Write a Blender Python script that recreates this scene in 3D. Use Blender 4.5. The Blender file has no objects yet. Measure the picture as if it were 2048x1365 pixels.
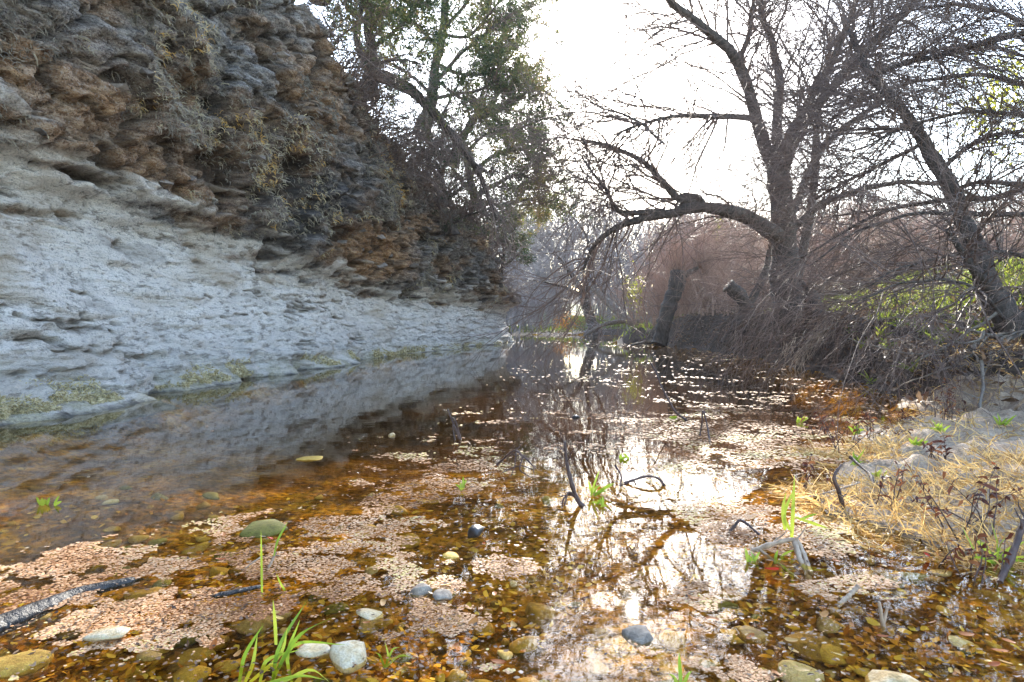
import bpy, math, random
import numpy as np
from mathutils import Vector

random.seed(7)
rng = np.random.default_rng(11)
S = bpy.context.scene
COL = S.collection

# ------------------------------------------------------------------ camera
CAM_H = 1.0
F = 1359.0                       # focal length in pixels of the 2048 wide frame
PITCH = math.atan(40.5 / F)      # the horizon lies a little above the middle
cam_d = bpy.data.cameras.new('camera')
cam = bpy.data.objects.new('camera', cam_d)
COL.objects.link(cam)
cam.location = (0, 0, CAM_H)
cam.rotation_euler = (math.pi / 2 - PITCH, 0, 0)
cam_d.sensor_width = 36
cam_d.lens = 36 * F / 2048
cam_d.clip_start = 0.05
cam_d.clip_end = 2000
S.camera = cam

# ------------------------------------------------------------------ daylight
SUN_EL = math.radians(22.8)
SUN_AZ = math.radians(10.2)      # to the right of straight ahead (+Y)
w = bpy.data.worlds.new('World')
S.world = w
w.use_nodes = True
wn = w.node_tree.nodes
wl = w.node_tree.links
bg = wn['Background']
sky = wn.new('ShaderNodeTexSky')
sky.sky_type = 'NISHITA'
sky.sun_disc = False
sky.sun_elevation = SUN_EL
sky.sun_rotation = SUN_AZ
sky.air_density = 1.0
sky.dust_density = 0.5
sky.ozone_density = 0.5
wl.new(sky.outputs[0], bg.inputs[0])
bg.inputs[1].default_value = 0.15
sun_d = bpy.data.lights.new('sun', 'SUN')
sun_d.energy = 3.1
sun_d.angle = math.radians(0.53)
sun_d.color = (1.0, 0.93, 0.82)
sun = bpy.data.objects.new('sun', sun_d)
COL.objects.link(sun)
sd = Vector((math.sin(SUN_AZ) * math.cos(SUN_EL), math.cos(SUN_AZ) * math.cos(SUN_EL), math.sin(SUN_EL)))
sun.rotation_euler = sd.to_track_quat('Z', 'Y').to_euler()
sun.location = (6, 30, 30)

S.view_settings.view_transform = 'Standard'
S.view_settings.look = 'None'
S.view_settings.exposure = 2.9
S.view_settings.gamma = 1
S.view_settings.use_curve_mapping = False
S.render.engine = 'CYCLES'
S.cycles.max_bounces = 8
S.cycles.diffuse_bounces = 3
S.cycles.glossy_bounces = 3
S.cycles.transparent_max_bounces = 16
S.cycles.volume_bounces = 0
S.cycles.sample_clamp_indirect = 6
S.cycles.use_denoising = True
S.cycles.denoiser = 'OPENIMAGEDENOISE'
S.cycles.denoising_input_passes = 'RGB_ALBEDO_NORMAL'
S.cycles.denoising_prefilter = 'ACCURATE'

HAZE = 0.0004

# ------------------------------------------------------------------ picture helpers
cp, sp_ = math.cos(PITCH), math.sin(PITCH)


def ray(px, py):
    a = (px - 1024) / F
    b = (682.5 - py) / F
    return np.array([a, cp + b * sp_, -sp_ + b * cp])


def P(px, py, Y):
    d = ray(px, py)
    return np.array([0, 0, CAM_H]) + d * (Y / d[1])


def W(px, py, z=0.0):
    d = ray(px, py)
    return np.array([0, 0, CAM_H]) + d * ((z - CAM_H) / d[2])


def sm(a, b, x):
    t = np.clip((x - a) / (b - a), 0, 1)
    return t * t * (3 - 2 * t)


# ------------------------------------------------------------------ noise
_perm = np.random.default_rng(3).permutation(4096)
_val = np.random.default_rng(4).random(4096)


def vnoise(x, y, z):
    xi = np.floor(x).astype(np.int64); yi = np.floor(y).astype(np.int64); zi = np.floor(z).astype(np.int64)
    fx, fy, fz = x - xi, y - yi, z - zi
    fx = fx * fx * (3 - 2 * fx); fy = fy * fy * (3 - 2 * fy); fz = fz * fz * (3 - 2 * fz)

    def hh(i, j, k):
        return _val[_perm[(_perm[(_perm[i & 4095] + j) & 4095] + k) & 4095]]
    r = 0
    for i in (0, 1):
        wx = fx if i else 1 - fx
        for j in (0, 1):
            wy = fy if j else 1 - fy
            for k in (0, 1):
                wz = fz if k else 1 - fz
                r = r + wx * wy * wz * hh(xi + i, yi + j, zi + k)
    return r


def fbm(x, y, z, o=4):
    r = 0; a = 0.5; t = 0
    for k in range(o):
        r = r + a * vnoise(x + 17.3 * k, y + 5.1 * k, z - 9.7 * k)
        t += a
        a *= 0.5; x = x * 2.03; y = y * 2.03; z = z * 2.03
    return r / t


def worley(x, y, seed=0):
    xi = np.floor(x).astype(np.int64); yi = np.floor(y).astype(np.int64)
    f1 = np.full(x.shape, 9.0); f2 = np.full(x.shape, 9.0); cid = np.zeros(x.shape)
    for i in (-1, 0, 1):
        for j in (-1, 0, 1):
            a = xi + i; b = yi + j
            h = _perm[(_perm[(a + seed * 131) & 4095] + b) & 4095]
            px_ = a + _val[h]; py_ = b + _val[(h * 7 + 13) & 4095]
            d = (x - px_) ** 2 + (y - py_) ** 2
            n = d < f1
            f2 = np.where(n, f1, np.minimum(f2, d)); cid = np.where(n, _val[(h * 3 + 71) & 4095], cid); f1 = np.where(n, d, f1)
    return np.sqrt(f1), np.sqrt(f2), cid


# ------------------------------------------------------------------ mesh helpers
def mesh_np(name, V, faces_list, smooth=True, attrs=None):
    """faces_list: list of int arrays (n, k)."""
    me = bpy.data.meshes.new(name)
    V = np.asarray(V, dtype=np.float32)
    me.vertices.add(len(V))
    me.vertices.foreach_set('co', V.ravel())
    loops = np.concatenate([f.ravel() for f in faces_list]).astype(np.int32)
    tot = np.concatenate([np.full(len(f), f.shape[1]) for f in faces_list]).astype(np.int32)
    start = np.concatenate([[0], np.cumsum(tot)[:-1]]).astype(np.int32)
    me.loops.add(len(loops))
    me.loops.foreach_set('vertex_index', loops)
    me.polygons.add(len(tot))
    me.polygons.foreach_set('loop_start', start)
    me.polygons.foreach_set('loop_total', tot)
    if smooth:
        me.polygons.foreach_set('use_smooth', np.ones(len(tot), dtype=bool))
    if attrs:
        for k, a in attrs.items():
            at = me.attributes.new(k, 'FLOAT', 'POINT')
            at.data.foreach_set('value', np.asarray(a, dtype=np.float32))
    me.update(calc_edges=True)
    return me


def link(name, me, mat=None, parent=None, loc=(0, 0, 0), label=None, cat=None, group=None, kind=None):
    o = bpy.data.objects.new(name, me)
    COL.objects.link(o)
    o.location = loc
    if parent is not None:
        o.parent = parent
    if mat is not None and me is not None and not me.materials:
        me.materials.append(mat)
    if label: o['label'] = label
    if cat: o['category'] = cat
    if group: o['group'] = group
    if kind: o['kind'] = kind
    return o


def empty(name, loc, label, cat, group=None):
    return link(name, None, None, None, tuple(float(v) for v in loc), label, cat, group)


def copy_thing(root, loc, rz=0, sc=1.0, label=None):
    r = root.copy(); COL.objects.link(r)
    r.location = loc; r.rotation_euler = (0, 0, rz); r.scale = (sc, sc, sc)
    if label: r['label'] = label
    for ch in list(root.children):
        c = ch.copy(); COL.objects.link(c); c.parent = r
        for g in list(ch.children):
            d = g.copy(); COL.objects.link(d); d.parent = c
    return r


class Tubes:
    def __init__(self):
        self.V = []; self.Q = []; self.T = []; self.n = 0

    def batch(self, Pp, R, sides=4, cap=False):
        """Pp (K,N,3), R (K,N)"""
        Pp = np.asarray(Pp, float); R = np.asarray(R, float)
        K, N, _ = Pp.shape
        if K == 0: return self
        T = np.gradient(Pp, axis=1)
        T /= np.linalg.norm(T, axis=2, keepdims=True) + 1e-9
        mean = T.mean(axis=1)
        ref = np.where(np.abs(mean[:, 2:3]) > 0.8, np.array([[1., 0, 0]]), np.array([[0, 0, 1.]]))
        A = np.cross(T, ref[:, None, :]); A /= np.linalg.norm(A, axis=2, keepdims=True) + 1e-9
        B = np.cross(T, A)
        ang = np.arange(sides) * 2 * math.pi / sides
        ring = A[:, :, None, :] * np.cos(ang)[None, None, :, None] + B[:, :, None, :] * np.sin(ang)[None, None, :, None]
        V = Pp[:, :, None, :] + ring * R[:, :, None, None]
        idx = self.n + np.arange(K * N * sides).reshape(K, N, sides)
        a = idx[:, :-1, :]; b = idx[:, 1:, :]
        q = np.stack([a, np.roll(a, -1, 2), np.roll(b, -1, 2), b], axis=-1).reshape(-1, 4)
        self.V.append(V.reshape(-1, 3)); self.Q.append(q); self.n += K * N * sides
        if cap:
            for e in (0, N - 1):
                c = Pp[:, e, :]
                ci = self.n + np.arange(K)
                self.V.append(c); self.n += K
                rr = idx[:, e, :]
                self.T.append(np.stack([rr, np.roll(rr, -1, 1), np.repeat(ci[:, None], sides, 1)], axis=-1).reshape(-1, 3))
        return self

    def mesh(self, name, base=(0, 0, 0)):
        V = np.concatenate(self.V) - np.asarray(base)[None, :]
        fl = []
        if self.Q: fl.append(np.concatenate(self.Q))
        if self.T: fl.append(np.concatenate(self.T))
        return mesh_np(name, V, fl)


class Blades:
    """flat leaf-like ribbons with true width, batches"""
    def __init__(self):
        self.V = []; self.Q = []; self.n = 0; self.tint = []

    def ribbons(self, Pp, Wd, tint=None, side=None):
        Pp = np.asarray(Pp, float); K, N, _ = Pp.shape
        T = np.gradient(Pp, axis=1); T /= np.linalg.norm(T, axis=2, keepdims=True) + 1e-9
        if side is None:
            side = rng.normal(size=(K, 1, 3))
        A = np.cross(T, side); A /= np.linalg.norm(A, axis=2, keepdims=True) + 1e-9
        Wd = np.asarray(Wd, float)
        V = np.stack([Pp - A * Wd[:, :, None], Pp + A * Wd[:, :, None]], axis=2)
        idx = self.n + np.arange(K * N * 2).reshape(K, N, 2)
        a = idx[:, :-1]; b = idx[:, 1:]
        q = np.stack([a[..., 0], a[..., 1], b[..., 1], b[..., 0]], -1).reshape(-1, 4)
        self.V.append(V.reshape(-1, 3)); self.Q.append(q); self.n += K * N * 2
        t = rng.random(K) if tint is None else tint
        self.tint.append(np.repeat(t, N * 2))
        return self

    def mesh(self, name, base=(0, 0, 0)):
        return mesh_np(name, np.concatenate(self.V) - np.asarray(base)[None, :], [np.concatenate(self.Q)], smooth=False,
                       attrs={'tint': np.concatenate(self.tint)})


def nrm(v):
    return v / (np.linalg.norm(v, axis=-1, keepdims=True) + 1e-9)


def grow(o, d, L, r, N=5, wig=0.2, grav=0.0, taper=0.8):
    K = len(o)
    Pp = np.zeros((K, N, 3)); Pp[:, 0] = o
    d = nrm(d)
    st = np.asarray(L)[:, None] / (N - 1)
    for i in range(1, N):
        Pp[:, i] = Pp[:, i - 1] + d * st
        d = d + rng.normal(size=(K, 3)) * wig
        d[:, 2] -= grav
        d = nrm(d)
    t = np.linspace(0, 1, N)[None, :]
    R = np.asarray(r)[:, None] * (1 - taper * t)
    return Pp, R


def sprout(Pp, R, n, t0=0.15, t1=1.0, ang=(0.5, 1.2), weight=None, outward=None):
    K, N, _ = Pp.shape
    if weight is None:
        weight = np.linalg.norm(Pp[:, -1] - Pp[:, 0], axis=1)
    k = rng.choice(K, n, p=weight / weight.sum())
    t = rng.uniform(t0, t1, n) * (N - 1)
    i = np.minimum(t.astype(int), N - 2); f = (t - i)[:, None]
    o = Pp[k, i] * (1 - f) + Pp[k, i + 1] * f
    rr = R[k, i] * (1 - f[:, 0]) + R[k, i + 1] * f[:, 0]
    T = nrm(Pp[k, i + 1] - Pp[k, i])
    q = nrm(np.cross(T, rng.normal(size=(n, 3))))
    a = rng.uniform(ang[0], ang[1], n)[:, None]
    d = T * np.cos(a) + q * np.sin(a)
    return o, d, rr, k


def catmull(pts, n):
    pts = np.asarray(pts, float)
    if len(pts) == 2:
        t = np.linspace(0, 1, n)[:, None]
        return pts[0] * (1 - t) + pts[1] * t
    p = np.vstack([2 * pts[0] - pts[1], pts, 2 * pts[-1] - pts[-2]])
    seg = np.linalg.norm(np.diff(pts[:, :3], axis=0), axis=1)
    cum = np.concatenate([[0], np.cumsum(seg)]) / seg.sum()
    out = []
    for u in np.linspace(0, 1, n):
        i = min(np.searchsorted(cum, u, 'right') - 1, len(pts) - 2); i = max(i, 0)
        t = (u - cum[i]) / (cum[i + 1] - cum[i] + 1e-9)
        a, b, c, d = p[i], p[i + 1], p[i + 2], p[i + 3]
        out.append(0.5 * ((2 * b) + (-a + c) * t + (2 * a - 5 * b + 4 * c - d) * t * t + (-a + 3 * b - 3 * c + d) * t ** 3))
    return np.array(out)


# ------------------------------------------------------------------ materials
def mat_new(name):
    m = bpy.data.materials.new(name); m.use_nodes = True
    nt = m.node_tree
    for n in list(nt.nodes): nt.nodes.remove(n)
    out = nt.nodes.new('ShaderNodeOutputMaterial')
    return m, nt, out


class G:
    def __init__(self, nt): self.nt = nt

    def n(self, t, **kw):
        x = self.nt.nodes.new(t)
        for k, v in kw.items(): setattr(x, k, v)
        return x

    def l(self, a, b): self.nt.links.new(a, b)

    def val(self, sock, v):
        if hasattr(v, 'is_output') or isinstance(v, bpy.types.NodeSocket): self.l(v, sock)
        else: sock.default_value = v

    def noise(self, vec, scale, detail=4, rough=0.6, dist=0.0):
        x = self.n('ShaderNodeTexNoise'); x.inputs['Scale'].default_value = scale
        x.inputs['Detail'].default_value = detail; x.inputs['Roughness'].default_value = rough
        x.inputs['Distortion'].default_value = dist
        if vec is not None: self.l(vec, x.inputs['Vector'])
        return x.outputs['Fac']

    def ramp(self, fac, stops, interp='LINEAR'):
        x = self.n('ShaderNodeValToRGB'); cr = x.color_ramp; cr.interpolation = interp
        while len(cr.elements) < len(stops): cr.elements.new(0.5)
        for e, (p, c) in zip(cr.elements, stops):
            e.position = p
            e.color = (c, c, c, 1) if isinstance(c, (int, float)) else (*c, 1)
        self.l(fac, x.inputs[0])
        return x.outputs[0]

    def mix(self, fac, a, b, mode='MIX'):
        x = self.n('ShaderNodeMix', data_type='RGBA', blend_type=mode)
        for s, v in ((x.inputs[0], fac), (x.inputs[6], a), (x.inputs[7], b)):
            if isinstance(v, tuple): s.default_value = (*v, 1)
            elif isinstance(v, (int, float)): s.default_value = v
            else: self.l(v, s)
        return x.outputs[2]

    def math(self, op, a, b=None):
        x = self.n('ShaderNodeMath', operation=op)
        self.val(x.inputs[0], a)
        if b is not None: self.val(x.inputs[1], b)
        return x.outputs[0]

    def attr(self, name):
        return self.n('ShaderNodeAttribute', attribute_name=name).outputs['Fac']

    def pos(self, scale=None):
        g = self.n('ShaderNodeNewGeometry').outputs['Position']
        if scale is None: return g
        mp = self.n('ShaderNodeMapping'); mp.inputs['Scale'].default_value = scale
        self.l(g, mp.inputs[0]); return mp.outputs[0]

    def obj(self):
        return self.n('ShaderNodeTexCoord').outputs['Object']

    def bump(self, h, strength=0.5, dist=0.02):
        b = self.n('ShaderNodeBump'); b.inputs['Strength'].default_value = strength
        b.inputs['Distance'].default_value = dist
        self.l(h, b.inputs['Height']); return b.outputs[0]

    def bsdf(self, col, rough=0.8, normal=None, spec=0.3):
        b = self.n('ShaderNodeBsdfPrincipled')
        if isinstance(col, tuple): b.inputs['Base Color'].default_value = (*col, 1)
        else: self.l(col, b.inputs['Base Color'])
        self.val(b.inputs['Roughness'], rough)
        b.inputs['Specular IOR Level'].default_value = spec
        if normal is not None: self.l(normal, b.inputs['Normal'])
        return b.outputs[0]


def bark_mat(name, c0, c1, scale=14, rough=0.85, bump=0.6, spec=0.25):
    m, nt, out = mat_new(name); g = G(nt)
    p = g.pos((1, 1, 0.35))
    f = g.noise(p, scale, 5, 0.65)
    c = g.ramp(f, [(0.3, c0), (0.7, c1)])
    g.l(g.bsdf(c, rough, g.bump(f, bump, 0.03), spec), out.inputs[0])
    return m


def leaf_mat(name, stops, transl=0.45, rough=0.5, spec=0.3, use_tint=True):
    m, nt, out = mat_new(name); g = G(nt)
    f = g.attr('tint') if use_tint else g.n('ShaderNodeObjectInfo').outputs['Random']
    c = g.ramp(f, stops)
    b = g.bsdf(c, rough, None, spec)
    t = g.n('ShaderNodeBsdfTranslucent'); g.l(c, t.inputs[0])
    mx = g.n('ShaderNodeMixShader'); mx.inputs[0].default_value = transl
    g.l(b, mx.inputs[1]); g.l(t.outputs[0], mx.inputs[2]); g.l(mx.outputs[0], out.inputs[0])
    return m


M = {}
M['bark'] = bark_mat('bark', (0.024, 0.019, 0.016), (0.11, 0.088, 0.073))
M['bark_pale'] = bark_mat('bark_pale', (0.10, 0.085, 0.07), (0.26, 0.22, 0.18))
M['twig'] = bark_mat('twig', (0.07, 0.045, 0.036), (0.22, 0.145, 0.11), 3, 0.6, 0.0, 0.3)
M['twig_red'] = bark_mat('twig_red', (0.24, 0.13, 0.09), (0.52, 0.34, 0.25), 2, 0.6, 0.0, 0.3)
M['twig_grey'] = bark_mat('twig_grey', (0.17, 0.15, 0.148), (0.36, 0.33, 0.325), 2, 0.7, 0.0, 0.3)
M['root'] = bark_mat('root', (0.025, 0.017, 0.013), (0.12, 0.082, 0.058), 9, 0.8, 0.3)
M['stick'] = bark_mat('stick', (0.035, 0.02, 0.018), (0.12, 0.07, 0.055), 25, 0.5, 0.5, 0.4)
M['stick_pale'] = bark_mat('stick_pale', (0.22, 0.14, 0.09), (0.5, 0.38, 0.27), 25, 0.6, 0.4, 0.3)
M['log_wet'] = bark_mat('log_wet', (0.008, 0.007, 0.007), (0.05, 0.043, 0.04), 22, 0.45, 1.0, 0.4)
M['juniper'] = leaf_mat('juniper_leaf', [(0, (0.028, 0.05, 0.02)), (0.4, (0.06, 0.085, 0.032)), (0.7, (0.16, 0.17, 0.045)), (1, (0.30, 0.2, 0.08))], 0.42)
M['yellow_leaf'] = leaf_mat('yellow_leaf', [(0, (0.30, 0.33, 0.03)), (1, (0.55, 0.5, 0.06))], 0.5)
M['orange_leaf'] = leaf_mat('orange_leaf', [(0, (0.35, 0.10, 0.02)), (1, (0.5, 0.26, 0.06))], 0.5)
M['grass'] = leaf_mat('grass_blade', [(0, (0.08, 0.12, 0.02)), (0.5, (0.20, 0.26, 0.03)), (0.85, (0.36, 0.40, 0.05)), (1, (0.42, 0.34, 0.12))], 0.5)
M['shoot'] = leaf_mat('green_shoot', [(0, (0.20, 0.33, 0.03)), (1, (0.42, 0.48, 0.06))], 0.5)
M['dry'] = leaf_mat('dry_grass', [(0, (0.26, 0.13, 0.04)), (0.4, (0.60, 0.38, 0.13)), (1, (0.86, 0.63, 0.28))], 0.55)
M['weed_brown'] = leaf_mat('withered_leaf', [(0, (0.06, 0.02, 0.015)), (0.6, (0.16, 0.05, 0.025)), (1, (0.32, 0.13, 0.05))], 0.35)
M['moss'] = leaf_mat('moss_strand', [(0, (0.17, 0.15, 0.125)), (0.5, (0.36, 0.31, 0.23)), (0.85, (0.50, 0.42, 0.24)), (1, (0.60, 0.36, 0.10))], 0.3)
M['base_moss'] = leaf_mat('base_moss', [(0, (0.28, 0.22, 0.10)), (0.5, (0.54, 0.45, 0.24)), (1, (0.74, 0.66, 0.46))], 0.3)
M['litter'] = leaf_mat('leaf_litter', [(0, (0.05, 0.028, 0.018)), (0.6, (0.16, 0.09, 0.05)), (1, (0.34, 0.22, 0.13))], 0.2)
M['fallen'] = leaf_mat('fallen_leaf', [(0, (0.35, 0.09, 0.02)), (0.5, (0.42, 0.2, 0.05)), (1, (0.55, 0.38, 0.12))], 0.3, use_tint=False)
M['sunken'] = leaf_mat('sunken_leaf', [(0, (0.10, 0.035, 0.008)), (0.5, (0.42, 0.18, 0.025)), (0.8, (0.62, 0.36, 0.05)), (1, (0.70, 0.52, 0.12))], 0.2, 1.0, 0.0)
M['red_leaf'] = leaf_mat('red_leaf', [(0, (0.5, 0.05, 0.03)), (1, (0.5, 0.05, 0.03))], 0.4, use_tint=False)

# floating duckweed
m, nt, out = mat_new('duckweed'); g = G(nt)
c = g.ramp(g.attr('tint'), [(0, (0.16, 0.06, 0.02)), (0.3, (0.44, 0.21, 0.085)), (0.7, (0.58, 0.34, 0.18)), (0.9, (0.62, 0.41, 0.26)), (1, (0.60, 0.46, 0.17))])
g.l(g.bsdf(c, 0.65, None, 0.22), out.inputs[0]); M['duckweed'] = m


def stone_mat(name, stops, scale=9, rough=0.75, bump=0.8, spec=0.18):
    m, nt, out = mat_new(name); g = G(nt)
    oi = g.n('ShaderNodeObjectInfo')
    p = g.pos()
    f = g.noise(p, scale, 6, 0.65)
    f2 = g.noise(p, scale * 6, 3, 0.6)
    ff = g.math('ADD', g.math('MULTIPLY', f, 0.75), g.math('MULTIPLY', g.math('SUBTRACT', oi.outputs['Random'], 0.3), 0.35))
    c = g.ramp(ff, stops)
    c = g.mix(g.ramp(f2, [(0.35, 0.45), (0.6, 0.0)]), c, g.mix(0.6, c, (0.03, 0.02, 0.01)))
    h = g.math('ADD', f, g.math('MULTIPLY', f2, 0.3))
    g.l(g.bsdf(c, rough, g.bump(h, bump, 0.25 / scale), spec), out.inputs[0])
    return m


M['stone_amber'] = stone_mat('stone_amber', [(0.2, (0.12, 0.06, 0.012)), (0.45, (0.34, 0.19, 0.03)), (0.7, (0.52, 0.35, 0.07)), (0.9, (0.60, 0.46, 0.2))], 30)
M['stone_moss'] = stone_mat('stone_moss', [(0.2, (0.07, 0.06, 0.015)), (0.5, (0.17, 0.15, 0.03)), (0.8, (0.3, 0.24, 0.06))], 30)
M['stone_white'] = stone_mat('stone_white', [(0.25, (0.20, 0.12, 0.04)), (0.42, (0.42, 0.29, 0.13)), (0.58, (0.58, 0.47, 0.31)), (0.8, (0.66, 0.60, 0.50))], 22)
M['stone_grey'] = stone_mat('stone_grey', [(0.2, (0.06, 0.048, 0.038)), (0.5, (0.17, 0.14, 0.115)), (0.8, (0.40, 0.34, 0.27))], 40)
M['stone_dark'] = stone_mat('stone_dark', [(0.2, (0.012, 0.011, 0.012)), (0.6, (0.05, 0.045, 0.045)), (0.9, (0.16, 0.15, 0.14))], 40, 0.35, 0.7, 0.6)
M['stone_cliff'] = stone_mat('stone_cliff', [(0.2, (0.06, 0.05, 0.045)), (0.5, (0.17, 0.14, 0.12)), (0.75, (0.30, 0.25, 0.21))], 7, 0.85, 1.0)

# ------------------------------------------------------------------ the creek: shore line and heights
SHORE = np.array([(-5.2, -8), (-5.15, 4), (-5.1, 6.2), (-5.05, 7.7), (-5.0, 10.2), (-4.5, 13.2), (-3.6, 19.4), (-2.6, 23.4), (-0.9, 29.5),
                  (-0.3, 32.2), (-0.9, 36), (-4, 42), (-14, 50), (-14, 56), (-3, 50), (3, 47.5), (7, 46), (8.3, 40), (6.9, 33.5), (6.2, 31.6), (4.6, 31.3),
                  (4.5, 30.5), (6.1, 29.2), (6.35, 27.5), (6.5, 23), (6.45, 18), (6.2, 15), (5.6, 11.5), (5.1, 8.8), (4.3, 7.3), (3.2, 6.1), (2.15, 4.6),
                  (1.65, 3.5), (1.85, 2.85), (2.5, 2.5), (3.6, 2.35), (8, 1.6), (9, -8)], float)


def shore_dist(x, y):
    """signed distance to the water's edge, negative in the water"""
    sh = x.shape
    x = x.ravel(); y = y.ravel()
    d2 = np.full(x.shape, 1e9); ins = np.zeros(x.shape, bool)
    n = len(SHORE)
    for i in range(n):
        a = SHORE[i]; b = SHORE[(i + 1) % n]
        e = b - a
        wx, wy = x - a[0], y - a[1]
        t = np.clip((wx * e[0] + wy * e[1]) / (e @ e), 0, 1)
        d2 = np.minimum(d2, (wx - e[0] * t) ** 2 + (wy - e[1] * t) ** 2)
        c = (a[1] > y) != (b[1] > y)
        xi = a[0] + (y - a[1]) / (b[1] - a[1] + 1e-12) * e[0]
        ins ^= c & (x < xi)
    d = np.sqrt(d2)
    return np.where(ins, -d, d).reshape(sh)


def bank_weight(x, y):
    return np.maximum(sm(4.3, 5.6, x) * sm(5.5, 8.0, y), sm(6.5, 9.5, x))


def height(x, y):
    d0 = shore_dist(x, y)
    z0 = np.zeros_like(x)
    d = d0 + (fbm(x * 1.3, y * 1.3, z0 + 3.3, 3) - 0.5) * np.clip(np.abs(x - 1) * 0.3, 0.25, 0.8) * sm(-2, 0.2, d0)
    n1 = fbm(x * 1.1, y * 1.1, z0, 4) - 0.5
    n2 = fbm(x * 4.5, y * 4.5, z0 + 7, 3) - 0.5
    n3 = fbm(x * 14, y * 14, z0 + 1, 2) - 0.5
    dd = np.clip(-d, 0, 10)
    bed = -(0.035 + 0.09 * np.clip(dd, 0, 1) + 0.055 * np.clip(dd, 0, 5)) + n1 * 0.05 + n2 * 0.035 * np.clip(dd * 3, 0, 1) + n3 * 0.015
    bed = bed - 0.07 * np.clip(y - 4.5, 0, 9) * np.clip(dd, 0, 1)
    bed = np.minimum(bed, -0.012)
    dp = np.clip(d, 0, 60)
    sand = 0.012 + 0.095 * np.clip(dp, 0, 3) + n2 * 0.24 * np.clip(dp * 3, 0.1, 1) + n3 * 0.07 * np.clip(dp * 3, 0.1, 1)
    sand = np.maximum(sand, 0.006)
    near = 0.6 * sm(0, 0.7, dp) + 2.0 * sm(0.4, 5.2, dp) + 0.9 * sm(7, 25, dp)
    cut = 1.2 * sm(0, 0.75, dp) + 1.2 * sm(1.0, 6, dp) + 0.9 * sm(8, 30, dp)
    k = sm(11, 15, y)
    far = 0.45 * sm(0, 0.8, dp) + 0.5 * sm(1, 9, dp) + 1.0 * sm(12, 45, dp)
    bank = near * (1 - k) + cut * k
    kf = np.maximum(sm(28, 32, y), sm(3, 0, x) * sm(33, 36, y))
    bank = bank * (1 - kf) + far * kf
    bank = bank + n1 * 0.35 * sm(0.1, 1.5, dp) + n2 * 0.16 * sm(0.05, 0.6, dp) + n3 * 0.03
    bank = bank + 0.035 * np.clip(dp - 10, 0, 120) * kf
    bank = np.maximum(bank, 0.01)
    wb = bank_weight(x, y)
    land = sand * (1 - wb) + bank * wb
    left = (x < -0.2) & (y < 33.5)
    land = np.where(left, -0.25, land)
    return np.where(d < 0, bed, land), d


def zat(x, y):
    h, _ = height(np.array([float(x)]), np.array([float(y)]))
    return float(h[0])


def graded(lo, hi, step, far_lo, far_hi, gfac=1.09):
    a = list(np.arange(lo, hi, step))
    s = step; x = a[-1]
    while x < far_hi:
        s *= gfac; x += s; a.append(x)
    s = step; x = lo; b = []
    while x > far_lo:
        s *= gfac; x -= s; b.append(x)
    return np.array(b[::-1] + a)


xs = graded(-4.5, 8.0, 0.045, -300, 300)
ys = graded(1.2, 9.5, 0.04, -300, 300, 1.028)
ys = np.concatenate([np.array([-300, -120, -50, -25, -12, -6, -3, -1, 0.2]), ys[ys > 1.1]])
X, Y = np.meshgrid(xs, ys, indexing='ij')
Z, D = height(X, Y)
nx, ny = X.shape
idx = np.arange(nx * ny).reshape(nx, ny)
quads = np.stack([idx[:-1, :-1], idx[1:, :-1], idx[1:, 1:], idx[:-1, 1:]], -1).reshape(-1, 4)
Vg = np.stack([X, Y, Z], -1).reshape(-1, 3)
dq = D.ravel()[quads].mean(1)
cx = X.ravel()[quads].mean(1); cy = Y.ravel()[quads].mean(1)
wbq = bank_weight(cx, cy)
wet = dq < 0
sandq = (~wet) & (wbq < 0.5) & (np.abs(cy) < 60) & (cx > 0)


def sub_mesh(name, sel):
    q = quads[sel]
    u, inv = np.unique(q, return_inverse=True)
    return mesh_np(name, Vg[u], [inv.reshape(-1, 4)], attrs={'shore': D.ravel()[u]})


# creek bed material: amber gravel
m, nt, out = mat_new('creek_bed'); g = G(nt)
p = g.pos()
vor = g.n('ShaderNodeTexVoronoi'); vor.inputs['Scale'].default_value = 13; g.l(p, vor.inputs['Vector'])
vcol = g.n('ShaderNodeSeparateColor'); g.l(vor.outputs['Color'], vcol.inputs[0])
n1 = g.noise(p, 2.2, 6, 0.65); n2 = g.noise(p, 24, 5, 0.7)
c = g.ramp(n1, [(0.34, (0.07, 0.03, 0.006)), (0.46, (0.20, 0.095, 0.016)), (0.55, (0.42, 0.195, 0.022)), (0.66, (0.50, 0.30, 0.04)), (0.78, (0.24, 0.19, 0.04))])
peb = g.ramp(vcol.outputs[0], [(0.0, (0.07, 0.03, 0.008)), (0.5, (0.24, 0.10, 0.014)), (0.85, (0.46, 0.245, 0.03)), (1, (0.55, 0.37, 0.08))])
c = g.mix(g.ramp(vor.outputs['Distance'], [(0.25, 0.75), (0.55, 0.0)]), c, peb)
c = g.mix(g.ramp(n2, [(0.40, 0.85), (0.52, 0.0)]), c, (0.035, 0.017, 0.006))
sz = g.n('ShaderNodeSeparateXYZ'); g.l(p, sz.inputs[0])
depth_dim_f = g.ramp(g.math('MULTIPLY', sz.outputs[2], -1.0), [(0.26, 0.0), (0.52, 0.95)])  # light absorbed by deeper water, painted as a darker bed colour
c = g.mix(depth_dim_f, c, (0.030, 0.016, 0.007))
h = g.math('SUBTRACT', g.math('MULTIPLY', n2, 0.5), vor.outputs['Distance'])
g.l(g.bsdf(c, 1.0, g.bump(h, 0.9, 0.04), 0.0), out.inputs[0]); M['bed'] = m

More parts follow.
